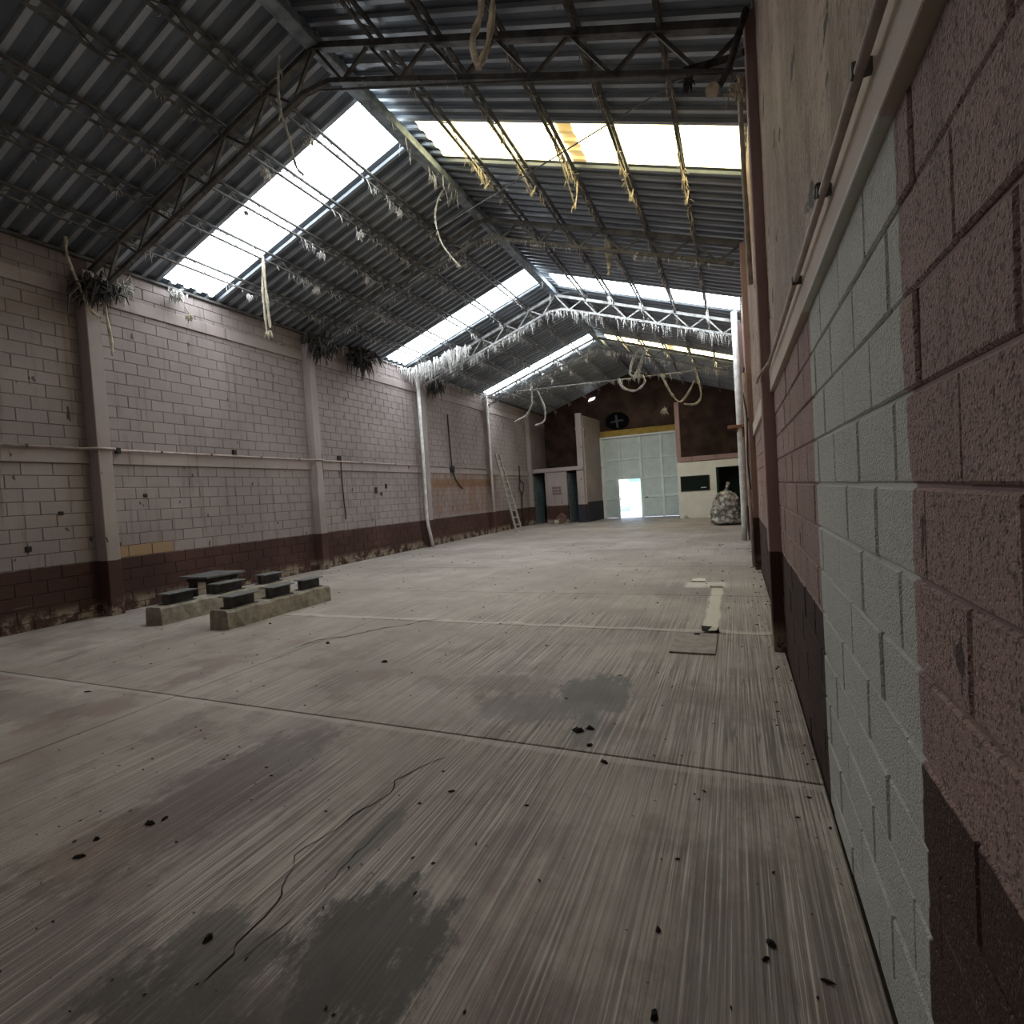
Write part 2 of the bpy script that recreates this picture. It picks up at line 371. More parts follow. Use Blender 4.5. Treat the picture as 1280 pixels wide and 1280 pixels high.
# ------------------------------------------------------------------ floor
fl = MB().box(XL-.2, XR+.2, Y0-.2, YE+.1, -.25, -.030).build('floor', 'joint'); tag(fl, 'bare grey concrete floor with broomed stripes and stains', kind='structure')
XC = -4.54; gap = .006
ys = [Y0, .25, 2.97, 5.73, 7.68, 10.4, 13.2, 16, 18.8, 21.6, 24.4, YE]
for i in range(len(ys)-1):
    for (a, b) in ((XL, XC), (XC, XR)):
        dz = rnd.uniform(-.001, .001)
        MB().box(a+gap, b-gap, ys[i]+gap, ys[i+1]-gap, -.04, dz, .004).build('floor_slab', 'floor', fl, loc=((a+b)/2, (ys[i]+ys[i+1])/2, 0))
def crack(pts, w=.006):
    mb = MB(); q = []
    for i in range(len(pts)-1):
        a, b = Vector((*pts[i], 0)), Vector((*pts[i+1], 0)); k = max(2, int((b-a).length/.05))
        for j in range(k):
            t = a.lerp(b, j/k); q.append(t+Vector((rnd.uniform(-.010, .010), rnd.uniform(-.008, .008), 0)))
    q.append(Vector((*pts[-1], 0)))
    vs_ = []; fs = []
    for i, t in enumerate(q):
        d = (q[min(i+1, len(q)-1)]-q[max(i-1, 0)]).normalized(); nn = Vector((-d.y, d.x, 0))
        ww = w*rnd.uniform(.25, 1)*(1 if 0 < i < len(q)-1 else .1)
        vs_ += [t+nn*ww/2+Vector((0, 0, .0022)), t-nn*ww/2+Vector((0, 0, .0022))]
    fs = [(2*i, 2*i+1, 2*i+3, 2*i+2) for i in range(len(q)-1)]
    mb.add(vs_, fs); return mb.build('floor_crack', 'crack', fl)
crack([(-1.68,2.69),(-1.78,2.5),(-1.82,2.37),(-1.77,2.25),(-1.84,2.02),(-1.86,1.82),(-1.9,1.7),(-1.84,1.64),(-1.8,1.53),(-1.75,1.5),(-1.74,1.4),(-1.72,1.27),(-1.69,1.23),(-1.7,1.1)], .008)
crack([(-4.62,4.35),(-4.60,4.7),(-4.36,4.88),(-4.12,5.33),(-3.9,5.52),(-3.8,5.75),(-3.59,5.86)], .028)
crack([(-7.0,3.0),(-7.3,3.79),(-7.6,4.6)], .01)
crack([(-1.62,2.1),(-1.63,1.75),(-1.60,1.5),(-1.66,1.2)], .006)

# ------------------------------------------------------------------ walls of blocks
def block_mesh(name, mat, face):     # unit block 0.4 x 0.2, front toward face (+1 = +X); pivot on the wall face
    c = .006; hy, hz = .1955, .0955; d = .018
    back = [(-d, -hy, -hz), (-d, hy, -hz), (-d, hy, hz), (-d, -hy, hz)]
    mid = [(-c, -hy, -hz), (-c, hy, -hz), (-c, hy, hz), (-c, -hy, hz)]
    frt = [(0, -hy+c, -hz+c), (0, hy-c, -hz+c), (0, hy-c, hz-c), (0, -hy+c, hz-c)]
    q = [(x*face, y, z) for x, y, z in back+mid+frt]
    fs = [(8, 9, 10, 11)]
    for i in range(4):
        j = (i+1) % 4; fs += [(i, j, 4+j, 4+i), (4+i, 4+j, 8+j, 8+i)]
    if face < 0: fs = [tuple(reversed(f)) for f in fs]
    me = bpy.data.meshes.new(name); me.from_pydata(q, [], fs); me.update(); me.materials.append(M[mat]); return me
def courses(y0, y1, z0, z1, zphase, yphase, course=.2, blk=.4):
    """blocks clipped to a field: (yc, zc, width, height)"""
    k = math.floor((z0-zphase)/course+1e-6); res = []
    while True:
        a = zphase+k*course; b = a+course; a2, b2 = max(a, z0), min(b, z1)
        if a >= z1-1e-6: break
        if b2-a2 > .035:
            ph = yphase+(blk/2 if k % 2 else 0); m = math.floor((y0-ph)/blk)
            while ph+m*blk < y1-1e-6:
                c0, c1 = max(ph+m*blk, y0), min(ph+(m+1)*blk, y1)
                if c1-c0 > .05: res.append(((c0+c1)/2, (a2+b2)/2, c1-c0, b2-a2))
                m += 1
        k += 1
    return res
def lay(parent, me, X, face, blocks, vis, mat):
    blocks = sorted(blocks, key=lambda b: (not vis(b), b[0]))
    single = [b for b in blocks if vis(b)][:300]; rest = blocks[len(single):]
    for (yc, zc, w, h) in single:
        o = inst('block', me, parent, (X+face*rnd.uniform(-.004, .002), yc, zc), (1, w/.4, h/.2), (rnd.uniform(-.006, .006), rnd.uniform(-.008, .008), rnd.uniform(-.006, .006)))
    mb = MB(); src = [q.co[:] for q in me.vertices]; fs = [tuple(p_.vertices) for p_ in me.polygons]
    for (yc, zc, w, h) in rest:
        dx = face*rnd.uniform(-.004, .002)
        mb.add([(X+dx+q[0], yc+q[1]*w/.4, zc+q[2]*h/.2) for q in src], fs)
    if rest: tag(mb.build('blockwork', mat, parent), kind='stuff')

colL = [(.15, .40), (5.24, 5.45), (10.12, 10.34), (15.15, 15.4), (20.22, 20.46), (25.10, 25.3)]
colR = [(.0-.25, -.05), (5.20, 5.42), (10.02, 10.26), (15.05, 15.30), (20.05, 20.3)]
wl = MB().box(XL-.2, XL-.010, Y0, YE, -.02, 5.90).build('wall_left', 'mortar_left'); tag(wl, 'left wall of painted concrete blocks with dark brown dado', kind='structure')
meL = block_mesh('block_left', 'wall_left', 1)
ye = [Y0]+[v for c_ in colL for v in c_]+[YE]
blocks = []
for i in range(0, len(ye), 2):
    for (za, zb) in ((0, 2.51), (2.73, 5.21), (5.43, 5.88)):
        blocks += courses(ye[i], ye[i+1], za, zb, .11, .13)
lay(wl, meL, XL, 1, blocks, lambda b: 3.9 < b[0] < 8.6 and b[1] < 5.3, 'wall_left')

wr = MB().box(XR+.010, XR+.25, Y0, YE, -.02, 5.95).build('wall_right', 'mortar_right'); tag(wr, 'right wall of pink painted blocks with dark dado and grey patch', kind='structure')
meR = block_mesh('block_right', 'wall_right', -1)
blocks = []
yr = [Y0]+[v for c_ in colR for v in c_]+[YE]
for i in range(0, len(yr), 2): blocks += courses(yr[i], yr[i+1], 0, 2.315, .117, .1)
lay(wr, meR, XR, -1, blocks, lambda b: .45 < b[0] < 10.0, 'wall_right')
for i in range(0, len(yr), 2):
    MB().box(XR-.010, XR+.02, yr[i], yr[i+1], 2.51, 5.95, .004).build('plaster_panel', 'plaster', wr)
    if i == 2:
        # a proud lip of old render high up near the camera
        MB().poly([(XR-.010, 1.42, 3.05), (XR-.010, 1.60, 2.92), (XR-.010, 1.66, 4.6), (XR-.010, 1.32, 4.6)], (-.018, 0, 0)).build('plaster_lip', 'plaster', wr)
# belts and upper beams (trim)
t = 1
for i in range(0, len(ye), 2):
    for za, zb, pr_ in ((2.51, 2.73, .03), (5.21, 5.43, .03)):
        o = MB().box(XL-.02, XL+pr_, ye[i], ye[i+1], za, zb, .008).build('trim_%d' % t, 'column_left'); t += 1
        tag(o, 'pinkish concrete belt course along the left wall', kind='structure', group='left wall belts')
for i in range(0, len(yr), 2):
    o = MB().box(XR-.030, XR+.02, yr[i], yr[i+1], 2.313, 2.51, .003).build('trim_%d' % t, 'belt_right'); t += 1
    tag(o, 'concrete belt course along the right wall above the blocks', kind='structure', group='right wall belts')
o = MB().box(XL-.16, XL+.06, Y0, YE, 5.88, 5.93, .008).build('trim_%d' % t, 'steel'); t += 1; tag(o, 'dark steel wall plate under the left eave', kind='structure')

# columns
for i, (a, b) in enumerate(colL):
    if i == 0: nm = 'pink concrete column on the left wall beside the camera, out of view'; continue
    o = MB().box(XL-.05, XL+(.26 if i == 1 else .2), a, b, 0, 5.62, .010).build('concrete_column', 'column_left', loc=(XL, (a+b)/2, 0))
    tag(o, 'pale pink concrete column on the left wall, %s from the camera' % ORD[i-1], 'column', 'left wall columns')
for i, (a, b) in enumerate(colR):
    if i == 0: continue
    o = MB().box(.25, XR+.05, a, b, 0, 5.62, .008).build('concrete_column', 'column_right', loc=(XR, (a+b)/2, 0))
    tag(o, 'pink concrete column with black base on the right wall, %s from the camera' % ORD[i-1], 'column', 'right wall columns')

# wall behind the camera
o = MB().box(XL-.2, XR+.25, Y0-.2, Y0, -.02, 5.9).poly([(XL-.2, Y0-.2, 5.9), (XR+.25, Y0-.2, 5.9), (XM, Y0-.2, 7.6)], (0, .2, 0)).build('wall_front', 'brown')
tag(o, 'gable wall behind the camera', kind='structure')

# ------------------------------------------------------------------ roof sheets
ceil = empty('ceiling', (0, 0, 0), 'corrugated metal gable roof with translucent skylight sheets', kind='structure')
def sheet_mesh(name, mat, xa, xb):
    """one metre of ribbed sheet from xa (low) to xb (high); y 0..1"""
    prof = []; P = .25
    for k in range(4):
        y = k*P
        prof += [(y, .042), (y+.140, .042), (y+.155, 0), (y+.222, 0), (y+.237, .042)]
    prof.append((1.0, .042))
    # small stiffening bead in the pan
    q = []; fs = []
    for x in (xa, xb):
        q += [(x, y, sheet_z(x)+z) for y, z in prof]
    m = len(prof)
    for i in range(m-1): fs.append((i, i+1, m+i+1, m+i))
    me = bpy.data.meshes.new(name); me.from_pydata(q, [], fs); me.update(); me.materials.append(M[mat])
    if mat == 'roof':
        me.materials.append(M['roof_dark'])
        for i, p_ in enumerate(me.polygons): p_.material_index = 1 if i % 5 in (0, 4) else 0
    return me
xe_l, xe_r = XL-.22, XR+.27
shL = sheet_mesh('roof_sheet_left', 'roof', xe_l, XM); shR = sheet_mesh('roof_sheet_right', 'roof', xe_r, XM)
skL = sheet_mesh('skylight_left', 'sky_white', xe_l+.35, XM-.12); skR = sheet_mesh('skylight_right', 'sky_white', xe_r-.32, XM+.25)
skRa = sheet_mesh('skylight_yellow_upper', 'sky_yellow', -2.12, XM+.28); skRb = sheet_mesh('skylight_yellow_lower', 'sky_yellow', xe_r-.32, -1.90)
fillL = sheet_mesh('added_fill_left', 'sky_fill', xe_l+.35, XM-.12); fillR = sheet_mesh('added_fill_right', 'sky_fill', xe_r-.32, XM+.25)
lap = sheet_mesh('skylight_lap', 'sky_lap', -1.90, -2.12)
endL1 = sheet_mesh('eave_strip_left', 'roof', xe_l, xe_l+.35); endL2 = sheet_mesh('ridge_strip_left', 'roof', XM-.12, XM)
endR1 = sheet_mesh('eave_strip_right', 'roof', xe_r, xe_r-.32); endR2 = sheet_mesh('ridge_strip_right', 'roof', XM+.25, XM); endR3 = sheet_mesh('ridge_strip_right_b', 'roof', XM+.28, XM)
def run(marks, solid, sky):
    marks = sorted(marks); y = Y0-.2
    for (a, b) in marks+[(YE+.3, None)]:
        k = max(1, round((a-y)/1.0)); w = (a-y)/k
        for j in range(k): inst('roof_sheet', solid, ceil, (0, y+j*w, 0), (1, w, 1))
        if b is None: break
        sky(a, b); y = b
def skyleft(a, b):
    o = inst('skylight_sheet', skL if a > 3 else fillL, ceil, (0, a, 0), (1, b-a, 1)); o['label'] = 'glowing white translucent roof sheet'  # the sheet nearest the camera is added fill, out of view
    inst('roof_sheet', endL1, ceil, (0, a, 0), (1, b-a, 1)); inst('roof_sheet', endL2, ceil, (0, a, 0), (1, b-a, 1))
def skyright(a, b):
    if 7 < a < 8 or a > 20:
        for me in (skRa, skRb):
            o = inst('skylight_sheet', me, ceil, (0, a, 0), (1, b-a, 1)); o['label'] = 'glowing yellow translucent roof sheet'
        o = inst('skylight_overlap', lap, ceil, (0, a, 0), (1, b-a, 1)); o['label'] = 'amber overlap of two translucent sheets'
        inst('roof_sheet', endR3, ceil, (0, a, 0), (1, b-a, 1))
    else:
        o = inst('skylight_sheet', skR if a > 3 else fillR, ceil, (0, a, 0), (1, b-a, 1)); o['label'] = 'glowing white translucent roof sheet'  # here too the nearest sheet is an unseen added fill
        inst('roof_sheet', endR2, ceil, (0, a, 0), (1, b-a, 1))
    inst('roof_sheet', endR1, ceil, (0, a, 0), (1, b-a, 1))
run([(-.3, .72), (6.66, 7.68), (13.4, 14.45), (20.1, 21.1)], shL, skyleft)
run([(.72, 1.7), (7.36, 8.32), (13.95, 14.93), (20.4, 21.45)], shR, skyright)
MB().poly([(XM-.25, Y0-.2, ZR-.02), (XM, Y0-.2, ZR+.07), (XM+.25, Y0-.2, ZR-.02), (XM+.25, Y0-.2, ZR+.01), (XM, Y0-.2, ZR+.10), (XM-.25, Y0-.2, ZR+.01)], (0, YE+.5-Y0, 0)).build('ridge_cap', 'roof', ceil)

# ridge beam
o = MB().box(XM-.10, XM+.10, Y0, YE, ZR-.24, ZR-.10, .01).build('ridge_beam', 'ridge_steel', loc=(XM, 5, ZR-.24))
tag(o, 'blue grey steel beam running along the roof ridge', 'beam')

# ------------------------------------------------------------------ trusses and bar joists
TY = [.4, 5.5, 10.3, 15.25, 20.25]
UP = .215        # chord depth below the sheets
def fringe(pts, n, lmin, lmax, rmax=.010, seed=0, spread=.03, clump=0.):
    r = random.Random(seed); mb = MB(); pts = [Vector(p_) for p_ in pts]
    cum = [0]
    for i in range(len(pts)-1): cum.append(cum[-1]+(pts[i+1]-pts[i]).length)
    centres = [r.uniform(0, cum[-1]) for _ in range(max(1, n//14))]
    for _ in range(n):
        t_ = r.choice(centres)+r.gauss(0, .12) if r.random() < clump else r.uniform(0, cum[-1])
        t_ = min(max(t_, 0), cum[-1]-1e-4)
        i = max(j for j in range(len(cum)-1) if cum[j] <= t_)
        p_ = pts[i].lerp(pts[i+1], (t_-cum[i])/(cum[i+1]-cum[i]))
        p_ = p_+Vector((r.uniform(-spread, spread), r.uniform(-spread, spread), .01))
        L = lmin+(lmax-lmin)*r.random()**2.2; w = rmax*r.uniform(.45, 1)
        q = p_+Vector((r.gauss(0, .035), r.gauss(0, .035), -L)); m_ = p_.lerp(q, .45)+Vector((r.gauss(0, .012), r.gauss(0, .012), 0))
        mb.tube([p_, m_, q], [w, w*.75, w*.15], 4, False)
    return mb
def truss(i, Y, fr=None):
    LO = .64 if i == 1 else .58
    t_ = empty('roof_truss', (XM, Y, 0), ['steel lattice roof truss crossing just above the camera view', 'dark steel lattice roof truss nearest the camera', 'dark steel roof truss, second from the camera', 'pale dust coated roof truss, third from the camera', 'slim icicle fringed roof truss, farthest from the camera'][i], 'truss', 'roof trusses')
    m_ = 'steel' if i < 3 else 'dusty'
    xa, xb = XL+.02, XR-.05
    for (p_, q_) in ((xa, XM), (xb, XM)):
        MB().bar((p_, Y, sheet_z(p_)-UP), (q_, Y, sheet_z(q_)-UP), .09, .075).build('upper_chord', m_, t_)
    flat = .55
    zf = sheet_z(XM-flat)-LO+.05
    ca = [(xa+.15, Y, sheet_z(xa+.15)-LO), (XM-flat-.3, Y, sheet_z(XM-flat-.3)-LO), (XM-flat*.4, Y, zf+.06), (XM+flat*.4, Y, zf+.06), (XM+flat+.3, Y, sheet_z(XM+flat+.3)-LO), (xb-.15, Y, sheet_z(xb-.15)-LO)]
    mb = MB()
    for a, b in zip(ca[:-1], ca[1:]): mb.bar(a, b, .06, .06)
    mb.build('lower_chord', m_, t_)
    for sgn, xw in ((-1, xa), (1, xb)):
        k = 6; xs = [XM+(xw-XM)*(j/k) for j in range(k+1)]
        for j in range(k):
            a, b = xs[j], xs[j+1]; c_ = (a+b)/2
            lo = lambda x: min(sheet_z(x)-LO, zf+.06)
            MB().bar((a, Y, sheet_z(a)-UP), (c_, Y, lo(c_)), .035, .035).build('web_bar', m_, t_)
            MB().bar((c_, Y, lo(c_)), (b, Y, sheet_z(b)-UP), .035, .035).build('web_bar', m_, t_)
        MB().bar((xw, Y, sheet_z(xw)-UP-.03), (xw, Y, sheet_z(xw)-LO-.12), .07, .07, (0, 1, 0)).build('end_post', m_, t_)
    if fr:
        n_, l0, l1, rm = fr
        tag(fringe(ca, n_, l0, l1, rm, i*11+3, .03, .45).build('lint_fringe', 'lint', t_), kind='stuff')
    return t_
truss(1, TY[1], (50, .03, .12, .006)); truss(2, TY[2], (260, .04, .22, .008)); truss(3, TY[3], (620, .05, .42, .012)); truss(4, TY[4], (420, .05, .34, .013))

PL = [-5.6, -6.4, -7.2, -8.0, -8.85]; PR = [-3.75, -2.95, -2.15, -1.30, -.48]
bays = [(.4, 5.5, 'nearest the camera'), (5.5, 10.3, 'between first and second truss'), (10.3, 15.25, 'between second and third truss'),
        (15.25, 20.25, 'between third and fourth truss'), (20.25, 27.9, 'in the last bay')]
k = 0
for side, xs in (('left', PL), ('right', PR)):
    for j, x in enumerate(xs):
        for b, (ya, yb, bd) in enumerate(bays):
            zt = sheet_z(x)-.03; zl = sheet_z(x)-.225
            e = empty('bar_joist', (x, (ya+yb)/2, zl), 'bar joist, %s below the ridge on the %s slope, %s' % (ORD[j], side, bd), 'joist', 'bar joists under the roof sheets')
            mt = 'steel' if b < 3 else 'dusty'
            MB().box(x-.025, x+.025, ya, yb, zt-.028, zt, 0).build('upper_chord', mt, e)
            MB().box(x-.02, x+.02, ya, yb, zl, zl+.025, 0).build('lower_chord', mt, e)
            nn = int((yb-ya)/.6)*2; pts = []
            for q in range(nn+1):
                pts.append((x, ya+(yb-ya)*q/nn, zl+.012 if q % 2 else zt-.014))
            mb = MB()
            for p_, q_ in zip(pts[:-1], pts[1:]): mb.bar(p_, q_, .014, .014)
            mb.build('web_rod', mt, e)
            dens = (22, 80, 90, 110, 60)[b] if side == 'left' else (24, 80, 80, 65, 40)[b]
            tag(fringe([(x, ya+.1, zl), (x, yb-.1, zl)], dens, .03, (.15, .24, .25, .34, .28)[b], (.006, .008, .009, .012, .012)[b], 100+k, .03, .75).build('lint_fringe', 'lint_tan' if side == 'right' and b < 2 else 'lint', e), kind='stuff')
            k += 1
tag(fringe([(XM, 6, ZR-.24), (XM, 27, ZR-.24)], 170, .05, .38, .012, 77, .1, .7).build('ridge_lint', 'lint'), 'grey lint tufts hanging under the ridge beam', 'lint', kind='stuff')
tag(fringe([(XL+.08, 10.4, 5.88), (XL+.08, 20.2, 5.88)], 330, .05, .34, .016, 78, .05, .6).build('eave_lint', 'lint'), 'pale lint fringe hanging along the left eave', 'lint', kind='stuff')
tag(fringe([(-9.5, 14.55, 5.75), (-7.6, 14.9, 6.35)], 320, .10, .60, .02, 79, .22, .3).build('lint_curtain', 'lint'), 'dense white curtain of hanging lint below the second left skylight', 'lint', kind='stuff')

# tie rods and diagonal braces
def rod(name, a, b, r, label, cat, mat='steel', lint=0, seed=1, llen=.3):
    e = empty(name, a, label, cat); MB().tube([a, b], r, 6).build('rod', mat, e)
    if lint: tag(fringe([Vector(a), Vector(b)], lint, .04, llen, .016, seed, .03, .6).build('lint_fringe', 'lint', e), kind='stuff')
    return e
rod('tie_rod', (XL+.05, 20.3, 5.88), (XR-.02, 20.3, 5.60), .022, 'lint fringed tie rod stretched across the hall before the gate wall', 'rod', 'dusty', 260, 5)
rod('brace_rod', (-.30, 5.5, 5.45), (-5.9, 9.6, 6.95), .009, 'thin diagonal brace rod crossing below the yellow skylight', 'rod')
rod('brace_rod', (-.30, 10.3, 5.5), (-4.4, 14.6, 7.2), .009, 'thin diagonal brace rod below the second right skylight', 'rod')
rod('tie_rod', (-4.65, 5.47, 6.86), (XR-.02, 5.47, 5.28), .014, 'double steel rod running along the nearest truss to the right wall', 'rod')

# ------------------------------------------------------------------ hanging cords
def sag(pts, n=5):
    out = []
    P_ = [Vector(p_) for p_ in pts]
    for i in range(len(P_)-1):
        for j in range(n):
            t_ = j/n; p0 = P_[max(i-1, 0)]; p1 = P_[i]; p2 = P_[i+1]; p3 = P_[min(i+2, len(P_)-1)]
            out.append(.5*((2*p1)+(p2-p0)*t_+(2*p0-5*p1+4*p2-p3)*t_*t_+(3*p1-p0-3*p2+p3)*t_**3))
    out.append(P_[-1]); return out
def cord(label, paths, r, mat='lint', tuft=None, name='hanging_cord', cat='cord', fr=0):
    e = empty(name, paths[0][0], label, cat)
    for q in paths:
        c_ = sag(q); rr = [r*rnd.uniform(.6, 1.4) for _ in c_]
        MB().tube(c_, rr, 6).build('strand', mat, e)
    if fr: tag(fringe(sag(paths[0]), fr, .03, .16, r*.8, len(label), r, .3).build('lint_fringe', mat, e), kind='stuff')
    if tuft:
        for (p_, R_) in tuft: tuft_ball(p_, R_).build('tuft', mat, e)
    return e
def tuft_ball(p_, R_, n=26, seed=None):
    r = random.Random(seed if seed is not None else int(abs(p_[0]*97+p_[2]*31)*10)); mb = MB(); p_ = Vector(p_)
    for _ in range(n*3):
        d = Vector((r.gauss(0, 1), r.gauss(0, 1), r.gauss(-.3, .9))).normalized(); L = R_*r.uniform(.3, 1.0)
        a_ = p_+Vector((r.gauss(0, .22), r.gauss(0, .30), r.gauss(0, .18)))*R_*(1 if R_ > .15 else .3)
        mid = a_+d*L*.45+Vector((r.gauss(0, .1), r.gauss(0, .1), r.gauss(0, .1)))*R_
        end = mid+d*L*.15+Vector((r.gauss(0, .08)*R_, r.gauss(0, .08)*R_, -L*r.uniform(.2, .75)))
        w = (.006+R_*.045)*r.uniform(.5, 1.3)
        mb.tube([a_, mid, end], [w, w*.8, w*.25], 4, False)
    return mb
cord('thick dusty loop of lint hanging at the top edge, nearest the camera', [[(-1.72, 4.0, 5.95), (-1.70, 4, 5.5), (-1.80, 4, 5.25), (-1.76, 4, 5.03)], [(-1.60, 4.0, 5.95), (-1.60, 4, 5.5), (-1.66, 4, 5.2), (-1.76, 4, 5.03)]], .028, 'lint_tan')
cord('long pale cord hanging from the ridge in front of the first left skylight', [[(-5.10, 5.3, 7.35), (-5.14, 5.3, 7.1), (-5.15, 5.3, 6.7), (-5.03, 5.3, 6.3), (-5.0, 5.35, 5.95), (-4.93, 5.4, 5.85)]], .018, 'lint', fr=14)
cord('double dusty cord with tangled end hanging before the first left skylight', [[(-7.98, 7.5, 6.35), (-7.96, 7.5, 5.7), (-7.93, 7.5, 5.0)], [(-7.98, 7.5, 6.35), (-8.04, 7.5, 5.7), (-8.02, 7.5, 4.95)]], .022, 'lint_tan', [((-7.97, 7.5, 4.9), .13)])
cord('wavy lint cord hanging from the ridge beam past the near truss', [[(-4.86, 9, 7.45), (-4.98, 9, 7.3), (-5.06, 9, 7.07), (-5.06, 9, 6.83), (-4.94, 9, 6.42), (-4.65, 9, 6.0)]], .018, 'lint', [((-4.63, 9, 5.97), .06)], fr=10)
for x, ya, dz, L_, lab in ((-2.15, 8.35, .46, .9, 'forked tan lint strand with knotted end, below the amber overlap of the skylight'), (-1.30, 8.5, .20, .8, 'forked tan lint strand just right of the amber overlap of the skylight'),
                      (-.48, 8.45, .22, .9, 'forked tan lint strand below the yellow skylight, nearest the right wall'), (-2.95, 8.6, .18, .6, 'forked tan lint strand below the yellow skylight, second from the ridge'), (-3.75, 8.5, .16, .5, 'forked tan lint strand below the yellow skylight, nearest the ridge')):
    zl = sheet_z(x)-.225
    cord(lab, [[(x-.02, ya-L_, zl), (x-.01, ya-L_*.45, zl-dz*.45), (x, ya, zl-dz)], [(x+.03, ya+.12, zl), (x+.02, ya+.08, zl-dz*.5), (x, ya, zl-dz)]], .011, 'lint_tan', [((x, ya, zl-dz), .045)], fr=16)
zl = sheet_z(-2.15)-.225
cord('thick tan lint rope hanging alone below the second truss', [[(-2.15, 10.65, zl), (-2.16, 10.65, zl-.25), (-2.12, 10.66, zl-.5), (-2.14, 10.65, zl-.72)], [(-2.10, 10.65, zl), (-2.09, 10.65, zl-.3), (-2.13, 10.65, zl-.6)]], .03, 'lint_tan', [((-2.13, 10.65, zl-.45), .09)])
cord('pale looped rope hanging from the last truss before the gate', [[(-3.05, 20.2, 6.75), (-3.35, 20.2, 6.3), (-3.45, 20.2, 5.85), (-3.25, 20.2, 5.8), (-3.0, 20.2, 6.3), (-2.85, 20.2, 6.7)], [(-3.9, 20.2, 5.75), (-3.75, 20.2, 5.38), (-3.3, 20.2, 5.2), (-2.95, 20.2, 5.45), (-3.0, 20.2, 5.75)]], .04, 'lint', [((-3.2, 20.2, 5.8), .2)], fr=30)
cord('rope swag drooping above the brown mezzanine post', [[(-2.35, 20.25, 5.7), (-2.05, 20.3, 5.0), (-1.75, 20.3, 4.6), (-1.45, 20.3, 4.85), (-1.19, 20.3, 5.3)], [(-1.2, 20.3, 5.9), (-1.05, 20.3, 5.2), (-1.0, 20.3, 4.7), (-1.2, 20.3, 4.45), (-1.6, 20.3, 4.5)]], .035, 'lint_tan', [((-2.3, 20.3, 4.35), .2)])
cord('pale rope loop hanging beside the back left column', [[(-7.45, 20.25, 5.7), (-7.5, 20.25, 5.2), (-7.8, 20.25, 4.8), (-8.3, 20.25, 4.6)], [(-7.2, 20.25, 5.72), (-6.95, 20.25, 5.0), (-7.0, 20.25, 4.5), (-7.4, 20.25, 4.35)]], .032, 'lint', fr=24)
# lint draped round the column heads
for lab, p_, R_, m_, N_ in (('dark sooty lint clump on the head of the nearest left column', (XL+.34, 5.36, 5.33), .36, 'lint_dark', 60), ('grey lint clump trailing right of the nearest left column head', (XL+.2, 5.85, 5.52), .26, 'lint', 40),
                        ('sooty lint mass heaped at the second left column head', (XL+.42, 10.4, 5.62), .48, 'lint_dark', 80), ('sooty lint mass under the eave past the second left column', (XL+.4, 11.9, 5.62), .50, 'lint_dark', 80),
                        ('dark lint clump under the eave past the third left column', (XL+.3, 15.9, 5.55), .42, 'lint_dark', 60),
                        ('lint clump caught on the wall plate under the first left skylight', (XL+.2, 6.85, 5.75), .18, 'lint', 30), ('lint clump on the head of the nearest right column', (.22, 5.45, 5.15), .16, 'lint_tan', 30)):
    o = tuft_ball(p_, R_, N_).build('lint_clump', m_, loc=p_); tag(o, lab, 'lint')
cord('crooked tan cord draped over the nearest left column head', [[(XL+.35, 5.0, 6.0), (XL+.32, 5.02, 5.7), (XL+.36, 5.12, 5.3), (XL+.34, 5.28, 4.95), (XL+.32, 5.42, 4.88)], [(XL+.33, 5.48, 5.5), (XL+.32, 5.5, 5.1), (XL+.3, 5.56, 4.6), (XL+.28, 5.58, 4.3)]], .02, 'lint_tan')
cord('small dusty lint knot dangling on a thread under the first left skylight', [[(XL+.10, 6.88, 5.86), (XL+.25, 6.92, 5.6), (XL+.35, 6.95, 5.38)]], .010, 'lint_tan', [((XL+.35, 6.95, 5.34), .12)])
r5 = random.Random(5)
spots = [(-5.6, 8.6), (-6.4, 8.4), (-6.4, 11.5), (-7.2, 8.2), (-7.2, 9.6), (-8.0, 8.9), (-5.6, 11.9), (-8.0, 11.2), (-6.4, 6.2), (-8.85, 7.9), (-5.6, 6.3), (-7.2, 6.5)]
for i, (x, y) in enumerate(spots):
    z = sheet_z(x)-.23; o = tuft_ball((x, y, z-.08), r5.uniform(.08, .15), 18, i).build('lint_clump', 'lint', loc=(x, y, z-.08))
    tag(o, 'small pale lint tuft on the %s' % ['first left joist, just past the first skylight', 'second left joist, just past the first skylight', 'second left joist, beyond the second truss', 'third left joist, just past the first skylight', 'third left joist, just before the second truss', 'fourth left joist, past the first skylight', 'first left joist, beyond the second truss', 'fourth left joist, beyond the second truss', 'second left joist, before the first skylight', 'fifth left joist, at the first skylight edge', 'first left joist, before the first skylight', 'third left joist, before the first skylight'][i], 'lint', 'small lint tufts on the left slope joists')

